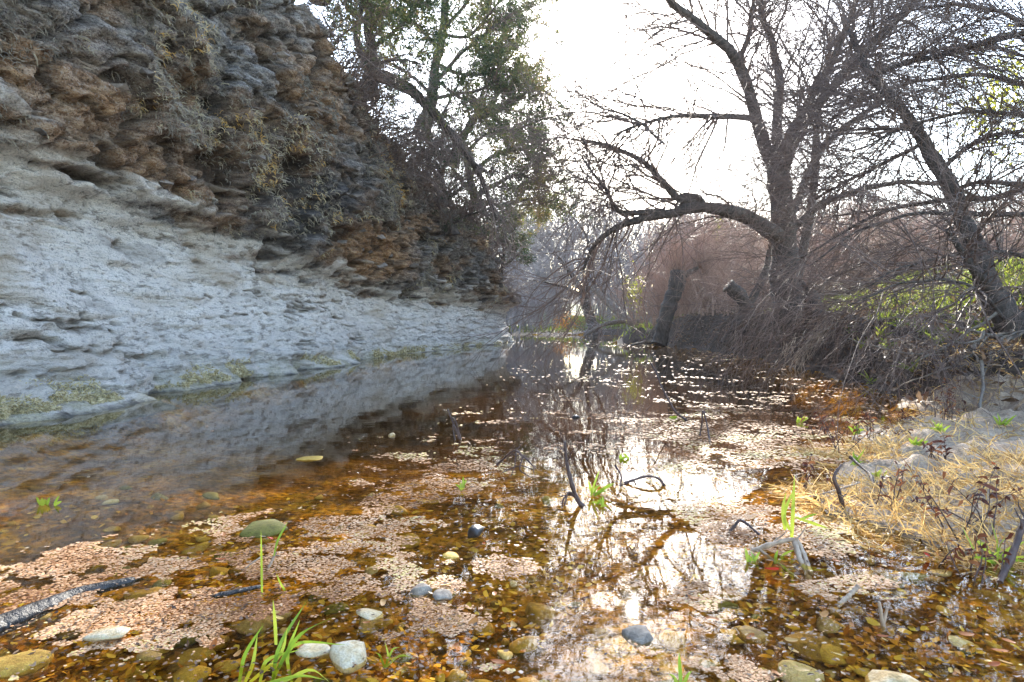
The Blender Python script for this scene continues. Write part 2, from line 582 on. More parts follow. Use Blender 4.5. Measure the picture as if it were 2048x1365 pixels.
# sand / silt
m, nt, out = mat_new('silt'); g = G(nt)
p = g.pos()
n1 = g.noise(p, 5, 6, 0.7); n2 = g.noise(p, 60, 4, 0.7)
c = g.ramp(n1, [(0.3, (0.24, 0.15, 0.09)), (0.55, (0.48, 0.35, 0.235)), (0.75, (0.62, 0.48, 0.34))])
c = g.mix(g.ramp(n2, [(0.42, 0.5), (0.6, 0.0)]), c, (0.12, 0.08, 0.05))
wetf = g.ramp(g.attr('shore'), [(0.0, 0.8), (0.12, 0.0)])
c = g.mix(wetf, c, (0.07, 0.045, 0.03))
hh = g.math('ADD', n1, g.math('MULTIPLY', n2, 0.35))
g.l(g.bsdf(c, 0.75, g.bump(hh, 0.8, 0.05), 0.35), out.inputs[0]); M['silt'] = m

# bank soil with patches of grass
m, nt, out = mat_new('bank_soil'); g = G(nt)
p = g.pos()
n1 = g.noise(p, 0.55, 5, 0.6); n2 = g.noise(p, 9, 6, 0.7); n3 = g.noise(p, 45, 3, 0.7)
soil = g.ramp(n2, [(0.3, (0.022, 0.015, 0.012)), (0.55, (0.065, 0.045, 0.032)), (0.75, (0.12, 0.085, 0.06))])
gras = g.ramp(n3, [(0.3, (0.05, 0.06, 0.015)), (0.6, (0.12, 0.14, 0.025)), (0.8, (0.2, 0.2, 0.05))])
gf = g.math('MULTIPLY', g.ramp(g.math('DIVIDE', g.attr('shore'), 10.0), [(0.25, 0.0), (0.55, 1.0)]), g.ramp(n1, [(0.40, 0.0), (0.52, 1.0)]))
c = g.mix(gf, soil, gras)
g.l(g.bsdf(c, 0.9, g.bump(n2, 0.9, 0.08), 0.2), out.inputs[0]); M['soil'] = m

link('creek_bed', sub_mesh('creek_bed', wet), M['bed'], kind='structure')
link('sand_bar', sub_mesh('sand_bar', sandq), M['silt'], kind='structure')
link('ground', sub_mesh('ground', (~wet) & (~sandq)), M['soil'], kind='structure')

# low wooded ridge far behind the bend
hx = np.linspace(-260, 260, 261); hv = np.linspace(0, 1, 14)
HX, HV = np.meshgrid(hx, hv, indexing='ij')
top = 7.5 + 5.0 * (fbm(HX * 0.03, HX * 0, HX * 0 + 3, 4) - 0.3) + 2.2 * (fbm(HX * 0.35, HX * 0, HX * 0 + 8, 3) - 0.5)
HZ = -1 + (top + 1) * np.sin(HV * math.pi / 2) + (fbm(HX * 0.4, HV * 9, HX * 0, 3) - 0.5) * 1.2
HY = 118 + HV * 60 + 0.0007 * HX * HX + (fbm(HX * 0.3, HV * 7, HX * 0 + 5, 3) - 0.5) * 4
hi = np.arange(HX.size).reshape(HX.shape)
hq = np.stack([hi[:-1, :-1], hi[1:, :-1], hi[1:, 1:], hi[:-1, 1:]], -1).reshape(-1, 4)
m, nt, out = mat_new('far_wood'); g = G(nt)
p = g.pos((1, 1, 0.3))
g.l(g.bsdf(g.ramp(g.noise(p, 0.7, 6, 0.7), [(0.35, (0.05, 0.04, 0.033)), (0.55, (0.14, 0.11, 0.095)), (0.7, (0.24, 0.20, 0.175))]), 0.95, None, 0.1), out.inputs[0])
link('hills', mesh_np('hills', np.stack([HX, HY, HZ], -1).reshape(-1, 3), [hq]), m, kind='structure')

# water surface
m, nt, out = mat_new('water'); g = G(nt)
p = g.pos((1.0, 1.6, 1))
b1 = g.noise(p, 1.6, 2, 0.5); b2 = g.noise(p, 9, 3, 0.55)
hh = g.math('ADD', g.math('MULTIPLY', b1, 0.9), g.math('MULTIPLY', b2, 0.14))
nb = g.bump(hh, 0.012, 0.10)
fr = g.n('ShaderNodeFresnel'); g.l(nb, fr.inputs[1])
bf = g.n('ShaderNodeNewGeometry').outputs['Backfacing']
g.l(g.math('ADD', 1.33, g.math('MULTIPLY', bf, 1 / 1.33 - 1.33)), fr.inputs[0])
gl = g.n('ShaderNodeBsdfGlossy'); gl.inputs['Roughness'].default_value = 0.016; gl.inputs[0].default_value = (1, 1, 1, 1); g.l(nb, gl.inputs['Normal'])
tr = g.n('ShaderNodeBsdfTransparent'); tr.inputs[0].default_value = (0.97, 0.86, 0.58, 1)
mx = g.n('ShaderNodeMixShader'); g.l(fr.outputs[0], mx.inputs[0]); g.l(tr.outputs[0], mx.inputs[1]); g.l(gl.outputs[0], mx.inputs[2])
g.l(mx.outputs[0], out.inputs[0]); M['water'] = m
wv = np.array([(-20, -10, 0), (12, -10, 0), (12, 60, 0), (-20, 60, 0)], float)
link('water', mesh_np('water', wv, [np.array([[0, 1, 2, 3]])]), M['water'], kind='structure')

# ------------------------------------------------------------------ the cliff
base_pts = [(-5.6, -9), (-5.5, 0), (-5.4, 4), (-5.2, 6.2), (-5.12, 7.7), (-5.05, 10.2), (-4.55, 13.2), (-3.62, 19.4), (-2.55, 23.4), (-0.95, 29.5),
            (-0.25, 32.0), (-0.45, 33.6), (-2.2, 36.0), (-6, 40), (-14, 44)]
dense = catmull(np.array([(a, b, 0) for a, b in base_pts], float), 1600)[:, :2]
sl = np.concatenate([[0], np.cumsum(np.linalg.norm(np.diff(dense, axis=0), axis=1))])
s_list = [0.0]
while s_list[-1] < sl[-1]:
    s = s_list[-1]
    yy = np.interp(s, sl, dense[:, 1])
    i_end = np.interp(s, sl, np.arange(len(sl)))
    if yy < 3.5: ds = 0.25
    elif yy > 33.7: ds = 0.3
    else: ds = min(max(0.0036 * yy, 0.02), 0.11)
    s_list.append(s + ds)
s_arr = np.array(s_list[:-1])
bx = np.interp(s_arr, sl, dense[:, 0]); by = np.interp(s_arr, sl, dense[:, 1])
tx = np.gradient(bx, s_arr); ty = np.gradient(by, s_arr)
kk = np.ones(25) / 25
tx = np.convolve(np.pad(tx, 12, 'edge'), kk, 'valid'); ty = np.convolve(np.pad(ty, 12, 'edge'), kk, 'valid')
tl = np.hypot(tx, ty); nxn, nyn = ty / tl, -tx / tl
s_end = np.interp(33.6, by[: np.argmax(by > 33.7) + 1], s_arr[: np.argmax(by > 33.7) + 1])
HT = np.interp(by, [-9, 6, 13, 15.5, 18, 22, 26.5, 29, 31, 33.6, 40], [10, 9.8, 9.2, 8.4, 7.3, 6.5, 5.5, 4.2, 3.1, 2.7, 2.6])
HB = np.interp(by, [-9, 6, 9, 12.3, 19.4, 31, 40], [3.4, 3.2, 2.9, 2.6, 2.2, 1.8, 1.6])
LEAN = np.interp(by, [0, 6, 20, 31], [0.9, 0.9, 0.6, 0.25])
OVER = np.interp(by, [0, 6, 14, 24, 31], [0.45, 0.5, 0.7, 0.85, 0.8])
NH, NB = 285, 16
u = np.linspace(0, 1, NH)
hh = (u ** 1.12)[None, :] * HT[:, None]
sA = s_arr[:, None] + 0 * hh
HBm = HB[:, None] + (fbm(sA * 0.5, hh * 0.2, 0 * hh + 5, 4) - 0.5) * 0.9
zone = sm(-0.4, 0.4, hh - HBm + (fbm(sA * 1.1, hh * 7, 0 * hh, 5) - 0.5) * 2.6)
off = (0.02 + 0.62 * sm(0.35, 0.75, fbm(sA * 1.1, hh * 0.6, 0 * hh + 31, 4))) * np.exp(-hh / 0.22) + 0.2 * np.exp(-hh / 0.5) - LEAN[:, None] * sm(0.25, 2.2, hh / HB[:, None] * 2.3)
off = off + OVER[:, None] * sm(-0.35, 0.45, hh - HBm)
off = off + 0.35 * sm(0.5, 2.5, hh - HBm) - 1.6 * sm(0.72, 1.02, hh / HT[:, None]) ** 2
z0 = 0 * hh
big = (fbm(sA * 0.33, hh * 0.45, z0 + 1, 3) - 0.5)
mid = (fbm(sA * 1.3, hh * 2.2, z0 + 2, 4) - 0.5)
# bedding: beds of uneven thickness, each with its own reach, jagged along the run
hb = hh * 3.3 + (fbm(sA * 0.4, hh * 0.3, z0 + 8, 3) - 0.5) * 2.2
bed_i = np.floor(hb); bed_f = hb - bed_i
bed_r = vnoise(bed_i * 7.7, sA * 0.55, z0 + 4) - 0.5
lay = bed_r * 0.26 + (sm(0.0, 0.25, bed_f) - 0.5) * 0.10 - 0.10 * (bed_f > 0.9)
pit = np.abs(fbm(sA * 2.6, hh * 3.6, z0 + 9, 4) - 0.5) * 2
pit2 = fbm(sA * 7.5, hh * 10.5, z0 + 6, 3) - 0.5
hole = sm(0.60, 0.72, fbm(sA * 1.1, hh * 1.9, z0 + 33, 3))
wx1 = sA + (fbm(sA * 1.5, hh * 1.5, z0 + 61, 3) - 0.5) * 0.9; wy1 = hh + (fbm(sA * 1.5, hh * 1.5, z0 + 67, 3) - 0.5) * 0.7
w1a, w1b, w1c = worley(wx1 * 1.5, wy1 * 2.9, 1)
w2a, w2b, w2c = worley(wx1 * 4.2, wy1 * 6.2, 2)
gr1 = sm(0.16, 0.0, w1b - w1a); gr2 = sm(0.2, 0.0, w2b - w2a)
blocks = (w1c - 0.5) * 0.30 - gr1 * 0.13 + (w2c - 0.5) * 0.07 - gr2 * 0.05
disp_up = blocks + big * 0.9 + mid * 0.5 + lay * 0.3 - (0.35 - pit) * 0.15 + pit2 * 0.11 - hole * 0.34
# white marl: smooth, thin bedding cracks
crack = np.abs(fbm(sA * 0.5, hh * 4.6, z0 + 21, 4) - 0.5)
crk = sm(0.040, 0.0, crack) * sm(0.42, 0.6, fbm(sA * 0.9, hh * 1.4, z0 + 60, 3)) * sm(0.3, 0.7, hh)
crack2 = np.abs(fbm(sA * 2.4, hh * 3.4, z0 + 41, 3) - 0.5)
crk2 = sm(0.6, 1.1, hh) * sm(0.018, 0.0, crack2) * sm(0.5, 0.65, fbm(sA * 1.2, hh * 1.4, z0 + 70, 3))
fl = (fbm(sA * 3.2, hh * 8, z0 + 50, 4) - 0.5)
fl2 = fbm(sA * 0.9, hh * 6.5, z0 + 52, 4) - 0.5
lam = (hh + (fbm(sA * 0.5, hh * 1.2, z0 + 55, 4) - 0.5) * 0.5) * 9.0
lamf = lam - np.floor(lam)
lam_m = sm(0.42, 0.58, fbm(sA * 0.8, hh * 2.5, z0 + 56, 3))
disp_lo = (sm(0, 0.3, lamf) - lamf) * 0.055 * lam_m + big * 0.4 + mid * 0.22 + fl * 0.05 + fl2 * 0.26 - crk * 0.13 - crk2 * 0.05 + lay * 0.12
low = sm(1.15, 0.35, hh)
lump = fbm(sA * 2.2, hh * 2.6, z0 + 77, 4) - 0.5
disp_lo = disp_lo + low * (lump * 0.22 + (fbm(sA * 4, hh * 9, z0 + 80, 5) - 0.5) * 0.2)
off = off + disp_up * zone + disp_lo * (1 - zone)
far_k = np.where(s_arr > s_end, 0.6, 1.0)[:, None]
off = off * far_k
Cx = bx[:, None] + nxn[:, None] * off; Cy = by[:, None] + nyn[:, None] * off; Cz = hh - 0.10 + (fbm(sA * 5, hh * 5, z0 + 90, 3) - 0.5) * 0.10 * np.clip(hh, 0, 1)
# plateau behind the rim
vb = (np.linspace(0, 1, NB + 1)[1:] ** 1.7)[None, :] * 26
Tx = Cx[:, -1:] - nxn[:, None] * vb; Ty = Cy[:, -1:] - nyn[:, None] * vb
Tz = Cz[:, -1:] + np.minimum(vb * 0.16, 1.6) + (fbm(Tx * 0.6, Ty * 0.6, 0 * Tx, 3) - 0.5) * 0.5 * np.clip(vb, 0, 1)
cut = s_arr < s_end + 9
Tx = np.where(cut[:, None], Tx, Cx[:, -1:] - nxn[:, None] * vb * 0.4)
CX = np.hstack([Cx, Tx]); CY = np.hstack([Cy, Ty]); CZ = np.hstack([Cz, Tz])
ZN = np.hstack([zone, np.ones_like(Tx)]); HHH = np.hstack([hh, HT[:, None] + vb]); CRK = np.hstack([np.maximum(crk, crk2 * 0.7) * (1 - zone) + zone * np.clip(gr1 * 0.9 + gr2 * 0.5 + hole * 0.8, 0, 1), 0 * Tx])
yA = by[:, None] + 0 * HHH
rust = np.exp(-(((yA - 18.2) / 2.8) ** 2 + ((HHH - 2.95) / 0.8) ** 2) ** 2) * 1.4
rust = np.maximum(rust, np.exp(-(((yA - 29) / 3.0) ** 2 + ((HHH - 2.3) / 0.25) ** 2)))
rust = np.maximum(rust, 0.75 * sm(0.0, 0.6, HHH - np.hstack([HBm, np.repeat(HBm[:, -1:], NB, 1)])) * sm(2.4, 0.8, HHH - 2.6) * sm(15, 11, yA))
painted_shade = np.exp(-(((yA - 14.5) / 3.2) ** 2 + ((HHH - 3.8) / 1.2) ** 2)) * 1.1 + 0.8 * np.exp(-(((yA - 25) / 4.0) ** 2 + ((HHH - 2.7) / 0.7) ** 2))  # shade of the cavities and the overhang, painted into the rock colour
nS, nH = CX.shape
ci = np.arange(nS * nH).reshape(nS, nH)
cq = np.stack([ci[:-1, :-1], ci[:-1, 1:], ci[1:, 1:], ci[1:, :-1]], -1).reshape(-1, 4)[:, ::-1]
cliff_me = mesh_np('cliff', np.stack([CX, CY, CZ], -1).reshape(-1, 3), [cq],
                   attrs={'zone': ZN.ravel(), 'rust': rust.ravel(), 'high': HHH.ravel(), 'crack': CRK.ravel(), 'painted_shade': painted_shade.ravel()})
m, nt, out = mat_new('cliff_rock'); g = G(nt)
p = g.pos(); ps = g.pos((1, 0.7, 2.4))
nA = g.noise(ps, 1.1, 7, 0.68); nB_ = g.noise(ps, 6, 6, 0.72); nC = g.noise(p, 38, 5, 0.72); nD = g.noise(ps, 0.45, 4, 0.6); nE = g.noise(p, 2.3, 5, 0.65)
chalk = g.ramp(nA, [(0.25, (0.66, 0.585, 0.505)), (0.5, (0.81, 0.735, 0.65)), (0.7, (0.86, 0.80, 0.725))])
chalk = g.mix(g.ramp(nB_, [(0.38, 0.85), (0.47, 0.0)]), chalk, (0.24, 0.205, 0.17))
chalk = g.mix(g.ramp(nC, [(0.38, 0.7), (0.47, 0.0)]), chalk, (0.22, 0.20, 0.18))
chalk = g.mix(g.math('MULTIPLY', g.attr('crack'), 0.85), chalk, (0.10, 0.075, 0.05))
nF = g.noise(g.pos((1, 0.6, 1.6)), 0.8, 5, 0.6)
chalk = g.mix(g.ramp(nF, [(0.52, 0.0), (0.66, 0.6)]), chalk, (0.46, 0.36, 0.25))
chalk = g.mix(g.ramp(nF, [(0.34, 0.6), (0.45, 0.0)]), chalk, (0.40, 0.36, 0.32))
hgt = g.math('DIVIDE', g.attr('high'), 4.0)
lowf = g.math('MULTIPLY', g.ramp(hgt, [(0.10, 1.0), (0.30, 0.0)]), g.ramp(nE, [(0.35, 0.25), (0.6, 0.85)]))
chalk = g.mix(lowf, chalk, g.ramp(nB_, [(0.3, (0.20, 0.185, 0.17)), (0.5, (0.42, 0.395, 0.36)), (0.65, (0.62, 0.58, 0.52))]))
mossf = g.math('MULTIPLY', g.ramp(hgt, [(0.045, 1.0), (0.11, 0.0)]), g.ramp(nE, [(0.40, 0.0), (0.6, 0.9)]))
chalk = g.mix(g.math('MULTIPLY', mossf, 0.6), chalk, g.ramp(nC, [(0.35, (0.13, 0.11, 0.05)), (0.5, (0.40, 0.34, 0.17)), (0.65, (0.66, 0.58, 0.34))]))
wet_f = g.ramp(g.math('ADD', hgt, g.math('MULTIPLY', g.math('SUBTRACT', nE, 0.5), 0.06)), [(0.022, 0.85), (0.034, 0.0)])
chalk = g.mix(wet_f, chalk, (0.035, 0.03, 0.022))
dark = g.ramp(nB_, [(0.30, (0.045, 0.04, 0.04)), (0.43, (0.17, 0.15, 0.14)), (0.56, (0.36, 0.32, 0.285)), (0.7, (0.54, 0.48, 0.42))])
brown = g.ramp(nB_, [(0.3, (0.09, 0.045, 0.024)), (0.46, (0.36, 0.175, 0.065)), (0.64, (0.62, 0.39, 0.20))])
dark = g.mix(g.ramp(nD, [(0.45, 0.0), (0.58, 0.75)]), dark, brown)
dark = g.mix(g.math('MULTIPLY', g.attr('rust'), 0.85), dark, brown)
dark = g.mix(g.ramp(nC, [(0.54, 0.0), (0.64, 0.8)]), dark, (0.46, 0.42, 0.37))
dark = g.mix(g.ramp(nC, [(0.36, 0.85), (0.47, 0.0)]), dark, (0.025, 0.022, 0.022))
dark = g.mix(g.math('MULTIPLY', g.attr('painted_shade'), g.ramp(nE, [(0.35, 0.95), (0.6, 0.35)])), dark, (0.035, 0.033, 0.038))
dark = g.mix(g.math('MULTIPLY', g.attr('crack'), 0.8), dark, (0.028, 0.024, 0.022))
c = g.mix(g.attr('zone'), chalk, dark)
hgh = g.math('ADD', g.math('MULTIPLY', nB_, 1.0), g.math('MULTIPLY', nC, 0.22))
g.l(g.bsdf(c, 0.9, g.bump(hgh, 1.0, 0.16), 0.15), out.inputs[0]); M['cliff'] = m
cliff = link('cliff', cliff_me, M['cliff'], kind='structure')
# which points of the face look to the water, for what grows on it
Nn = np.stack([nxn, nyn], -1)


def cliff_pt(i, j):
    return np.array([CX[i, j], CY[i, j], CZ[i, j]])


def stone_mesh(name, seed, sub=2, flat=0.6, rough=0.45):
    import bmesh
    bm = bmesh.new(); bmesh.ops.create_icosphere(bm, subdivisions=sub, radius=1)
    V = np.array([v.co[:] for v in bm.verts])
    n = fbm(V[:, 0] * 0.9 + seed * 9, V[:, 1] * 0.9, V[:, 2] * 0.9 + seed, 3) - 0.5
    n2 = fbm(V[:, 0] * 2.4 + seed * 5, V[:, 1] * 2.4, V[:, 2] * 2.4 + seed, 2) - 0.5
    # chop flat facets so that it reads as broken rock
    R = np.random.default_rng(seed)
    k = np.ones(len(V)) * (1 + n * rough * 2 + n2 * rough * 0.6)
    Vn = V * k[:, None]
    for _ in range(9):
        a = nrm(R.normal(size=3)); h = R.uniform(0.45, 0.8)
        d = Vn @ a - h
        Vn = Vn - np.where(d > 0, d * 0.85, 0)[:, None] * a[None, :]
    Vn[:, 2] *= flat
    for v, q in zip(bm.verts, Vn): v.co = q
    me = bpy.data.meshes.new(name); bm.to_mesh(me); bm.free()
    me.polygons.foreach_set('use_smooth', np.ones(len(me.polygons), bool))
    return me


# loose stones of the conglomerate sticking out of the upper face
cs = [stone_mesh('stone', 40 + k, 1, 0.5, 0.6) for k in range(5)]
for me_ in cs:
    me_.polygons.foreach_set('use_smooth', np.zeros(len(me_.polygons), bool))
rows_ok = np.where((by > 5.5) & (by < 31) & (np.arange(nS) < np.argmax(by > 33)))[0]
cnt = 0
while cnt < 240:
    i = int(rng.choice(rows_ok)); j = int(rng.integers(60, NH - 20))
    if ZN[i, j] < 0.6 or CZ[i, j] - 1 > 0.5 * CY[i, j] + 0.6: continue
    o = link('stone', cs[cnt % 5], M['stone_cliff'], cliff, cliff_pt(i, j) - np.array([Nn[i, 0], Nn[i, 1], 0]) * 0.10)
    s = rng.uniform(0.05, 0.15) * (0.7 + by[i] / 22)
    o.scale = (s * 1.1, s * 1.5, s * 0.9)
    o.rotation_euler = (rng.uniform(-.3, .3), rng.uniform(-.3, .3), rng.uniform(0, 6.3))
    cnt += 1

# moss and rootlets hanging over the upper face
bl = Blades()
K = 34000
ii = rng.choice(rows_ok, K * 3, p=(by[rows_ok] ** -0.4) / (by[rows_ok] ** -0.4).sum()); jj = rng.integers(70, NH - 2, K * 3)
clump = fbm(s_arr[ii] * 0.8, hh[ii, jj] * 0.9, np.zeros(len(ii)) + 12, 4)
keep = (ZN[ii, jj] > 0.7) & (clump + 0.09 * sm(3.2, 4.8, hh[ii, jj]) > 0.60) & (rust[ii, jj] < 0.6)
ii, jj = ii[keep][:K], jj[keep][:K]
o_ = np.stack([CX[ii, jj], CY[ii, jj], CZ[ii, jj]], -1)
d_ = np.stack([nxn[ii], nyn[ii], rng.uniform(-0.3, 0.8, len(ii))], -1) + rng.normal(size=(len(ii), 3)) * 0.8
Pp, _ = grow(o_, d_, rng.uniform(0.04, 0.15, len(ii)) * (0.8 + o_[:, 1] / 30), np.ones(len(ii)), 5, 0.45, 0.5)
Wd = np.clip(o_[:, 1] * 0.0006, 0.004, 0.012)[:, None] * np.array([1, 1, .9, .7, .3])[None, :]
tint = np.clip(clump[keep][:K] * 1.6 - 0.6 + rng.normal(size=len(ii)) * 0.2, 0, 1)
tint = np.clip(tint + 0.5 * sm(0.56, 0.68, fbm(s_arr[ii] * 1.9, hh[ii, jj] * 2.4, np.zeros(len(ii)) + 3, 3)) - 0.15, 0, 1)
bl.ribbons(Pp, Wd, tint)
link('cliff_moss', bl.mesh('cliff_moss'), M['moss'], kind='stuff', label='olive and rusty rootlets and moss hanging on the overhanging rock')
# moss and grass along the foot of the cliff
bl = Blades()
K = 26000
jlow = np.where(hh[300] < 0.38)[0].max()
ii = rng.choice(np.where((by > 5) & (by < 33))[0], K * 2); jj = rng.integers(8, max(jlow, 20), K * 2)
jj = np.minimum(jj, 8 + (rng.random(len(jj)) ** 1.7 * (max(jlow, 20) - 8)).astype(int))
cl = fbm(s_arr[ii] * 1.6, hh[ii, jj] * 3.5, np.zeros(len(ii)) + 14, 4)
keep = (cl > 0.53) & (CZ[ii, jj] > 0.02)
ii, jj = ii[keep][:K], jj[keep][:K]
o_ = np.stack([CX[ii, jj], CY[ii, jj], CZ[ii, jj]], -1)
d_ = np.stack([nxn[ii] * 0.6, nyn[ii] * 0.6, np.full(len(ii), 0.6)], -1) + rng.normal(size=(len(ii), 3)) * 0.6
Pp, _ = grow(o_, d_, rng.uniform(0.02, 0.07, len(ii)), np.ones(len(ii)), 4, 0.3, 0.5)
bl.ribbons(Pp, np.clip(o_[:, 1] * 0.0007, 0.005, 0.012)[:, None] * np.array([1, 1, .7, .2])[None, :])
link('moss', bl.mesh('moss'), M['base_moss'], kind='stuff', label='yellow green moss along the waterline of the white cliff')

# ------------------------------------------------------------------ trees
def limb(pts, w0, w1, n=26, wob=0.02):
    """pts: (px, py, Y) seen in the picture; w0, w1 widths in pixels of the 2048 frame"""
    pw = np.array([P(*q) for q in pts])
    c = catmull(pw, n)
    L = np.linalg.norm(pw[-1] - pw[0])
    wv = rng.normal(size=(n, 3)) * wob * L / 6
    wv = (wv + np.roll(wv, 1, 0) + np.roll(wv, -1, 0)) / 2
    wv[0] = 0
    c = c + wv
    r0 = w0 / 2 / F * pts[0][2]; r1 = w1 / 2 / F * pts[-1][2]
    r = np.linspace(r0, r1, n) * (1 + rng.normal(size=n) * 0.05)
    return c, r


def build_tree(name, label, cat, trunk_pts, branches, levels, bark, twigm, group=None, sides=9, trunk_flare=1.0, leaves=None, root_fn=None):
    """trunk_pts: (points, w0, w1); branches likewise; levels: dict list for twigs."""
    tp, tr_ = limb(*trunk_pts, n=34)
    tr_ = tr_ * (1 + trunk_flare * np.exp(-np.arange(34) / 2.5))
    base = tp[0].copy()
    root = empty(name, base, label, cat, group)
    t = Tubes().batch(tp[None], tr_[None], sides, cap=True)
    trunk_o = link('trunk', t.mesh('trunk', base), bark, root)
    LP, LR = [catmull(tp, 26)], [np.interp(np.linspace(0, 33, 26), np.arange(34), tr_)]
    limbs = [trunk_o]
    for b in branches:
        bp, br = limb(*b, n=26)
        limbs.append(link('branch', Tubes().batch(bp[None], br[None], 7, cap=True).mesh('branch', base), bark, root))
        LP.append(bp); LR.append(br)
    nl_ = len(limbs)
    cur = (np.array(LP), np.array(LR), np.arange(nl_))
    allv = [cur]
    tws = [Tubes() for _ in limbs]
    for li, lv in enumerate(levels):
        src = cur
        wgt = None
        if li == 0:
            wgt = np.linalg.norm(np.diff(src[0], axis=1), axis=2).sum(1)
            if nl_ > 1: wgt[0] *= lv.get('trunk_w', 0.5)
            for q, bw_ in enumerate(lv.get('bw', ())): wgt[q + 1] *= bw_
        o, d, rr, k = sprout(src[0], src[1], lv['n'], lv.get('t0', 0.2), lv.get('t1', 1.0), lv.get('ang', (0.5, 1.2)), wgt)
        if 'bias' in lv: d = nrm(d + np.array(lv['bias'])[None, :])
        L = rng.uniform(*lv['L'], lv['n'])
        r = np.minimum(rr * 0.75, rng.uniform(*lv['r'], lv['n'])) if lv.get('cap', True) else rng.uniform(*lv['r'], lv['n'])
        r = np.maximum(r, lv['r'][0] * 0.6)
        Pp, R = grow(o, d, L, r, lv.get('N', 6), lv.get('wig', 0.2), lv.get('grav', 0.0), lv.get('taper', 0.75))
        ids = src[2][k]
        for q in range(nl_):
            if (ids == q).any(): tws[q].batch(Pp[ids == q], R[ids == q], lv.get('sides', 3))
        cur = (Pp, R, ids); allv.append(cur)
    for q in range(nl_):
        if tws[q].n:
            link('twigs', tws[q].mesh('twigs', base), twigm, limbs[q], kind='stuff')
    if leaves:
        lm, n, Lr, wr, spread_, src = leaves
        o, d, rr, k = sprout(allv[src][0], allv[src][1], n, 0.25, 1.0, (0.2, 1.3))
        ids = allv[src][2][k]
        o = o + rng.normal(size=o.shape) * spread_
        Pp, _ = grow(o, d + rng.normal(size=d.shape) * 0.5, rng.uniform(*Lr, n), np.ones(n), 3, 0.3, 0.05)
        wd = rng.uniform(*wr, n)[:, None] * np.array([0.5, 1, 0.15])[None, :]
        q_ = fbm(o[:, 0] * 0.9, o[:, 1] * 0.9, o[:, 2] * 0.9, 3)
        tn_ = np.clip(q_ * 1.8 - 0.5 + rng.normal(size=n) * 0.15, 0, 1)
        for q in range(nl_):
            mk = ids == q
            if mk.any():
                link('foliage', Blades().ribbons(Pp[mk], wd[mk], tn_[mk]).mesh('foliage', base), lm, limbs[q], kind='stuff')
    return root, base, allv


# the many-stemmed bare tree on the right bank
YM = 17.0
root, mbase, mall = build_tree(
    'bare_tree', 'large bare tree whose stout trunk forks into several stems over the undercut bank', 'tree',
    ([(1590, 700, YM), (1578, 640, YM), (1570, 560, YM), (1568, 480, YM), (1562, 400, YM), (1556, 335, YM)], 64, 42),
    [([(1558, 345, YM), (1528, 290, YM - .2), (1505, 210, YM - .5), (1480, 130, YM - .9), (1430, 75, YM - 1.2), (1345, 5, YM - 1.6), (1290, -60, YM - 2)], 28, 12),
     ([(1500, 195, YM - .5), (1482, 120, YM - .4), (1500, 60, YM - .2), (1510, -60, YM)], 14, 6),
     ([(1556, 340, YM), (1552, 260, YM + .3), (1560, 170, YM + .5), (1545, 95, YM + .6), (1525, 30, YM + .7), (1510, -70, YM + .9)], 24, 9),
     ([(1560, 345, YM), (1572, 290, YM - .4), (1610, 215, YM - .8), (1670, 110, YM - 1.2), (1700, 40, YM - 1.5), (1730, -60, YM - 1.8)], 20, 8),
     ([(1566, 345, YM), (1585, 290, YM - .8), (1630, 215, YM - 1.6), (1705, 130, YM - 2.4), (1760, 70, YM - 3), (1830, 10, YM - 3.6), (1890, -50, YM - 4)], 23, 11),
     ([(1575, 480, YM), (1530, 455, YM - .4), (1475, 428, YM - .8), (1420, 416, YM - 1.1), (1350, 424, YM - 1.4), (1285, 438, YM - 1.6), (1228, 460, YM - 1.8), (1185, 500, YM - 1.9), (1167, 545, YM - 2)], 36, 5),
     ([(1420, 416, YM - 1.1), (1385, 405, YM - 1.2), (1355, 395, YM - 1.3), (1330, 370, YM - 1.4), (1280, 320, YM - 1.6), (1210, 290, YM - 1.8), (1165, 285, YM - 2)], 20, 4),
     ([(1405, 412, YM - 1.1), (1398, 398, YM - 1.2), (1372, 392, YM - 1.2), (1352, 398, YM - 1.2)], 16, 12),
     ([(1330, 424, YM - 1.5), (1240, 424, YM - 1.7), (1215, 385, YM - 1.8), (1185, 345, YM - 1.9), (1160, 310, YM - 2)], 14, 3),
     ([(1520, 240, YM - .4), (1450, 235, YM - .9), (1380, 232, YM - 1.4), (1310, 240, YM - 1.9), (1250, 262, YM - 2.3), (1210, 300, YM - 2.5)], 14, 3),
     ([(1330, 290, YM - 2.2), (1270, 240, YM - 2.3), (1200, 215, YM - 2.4), (1150, 180, YM - 2.5)], 6, 2),
     ([(1590, 420, YM), (1625, 330, YM + .6), (1660, 280, YM + 1), (1730, 225, YM + 1.4), (1765, 205, YM + 1.6)], 16, 10),
     ([(1575, 620, YM), (1600, 520, YM + .5), (1625, 400, YM + 1), (1632, 330, YM + 1.2), (1640, 200, YM + 1.4), (1668, 60, YM + 1.6)], 24, 6),
     ([(1570, 470, YM), (1640, 410, YM - .3), (1760, 370, YM - .6), (1860, 365, YM - .8), (1960, 395, YM - 1)], 16, 5)],
    [dict(n=380, L=(1.2, 3.6), r=(0.016, 0.034), ang=(0.4, 1.1), N=9, wig=0.14, grav=0.03, t0=0.2, trunk_w=0.08, bw=(1.3, 1, 1.2, 1.2, 1.4, .5, .9, .2, .8, 1.2, 1, .8, .5, .3)),
     dict(n=3400, L=(0.5, 1.9), r=(0.009, 0.015), ang=(0.3, 1.0), N=7, wig=0.16, grav=0.05),
     dict(n=11000, L=(0.25, 1.1), r=(0.0055, 0.008), ang=(0.25, 0.8), N=6, wig=0.2, grav=0.05)],
    M['bark'], M['twig'], trunk_flare=0.5, sides=12)


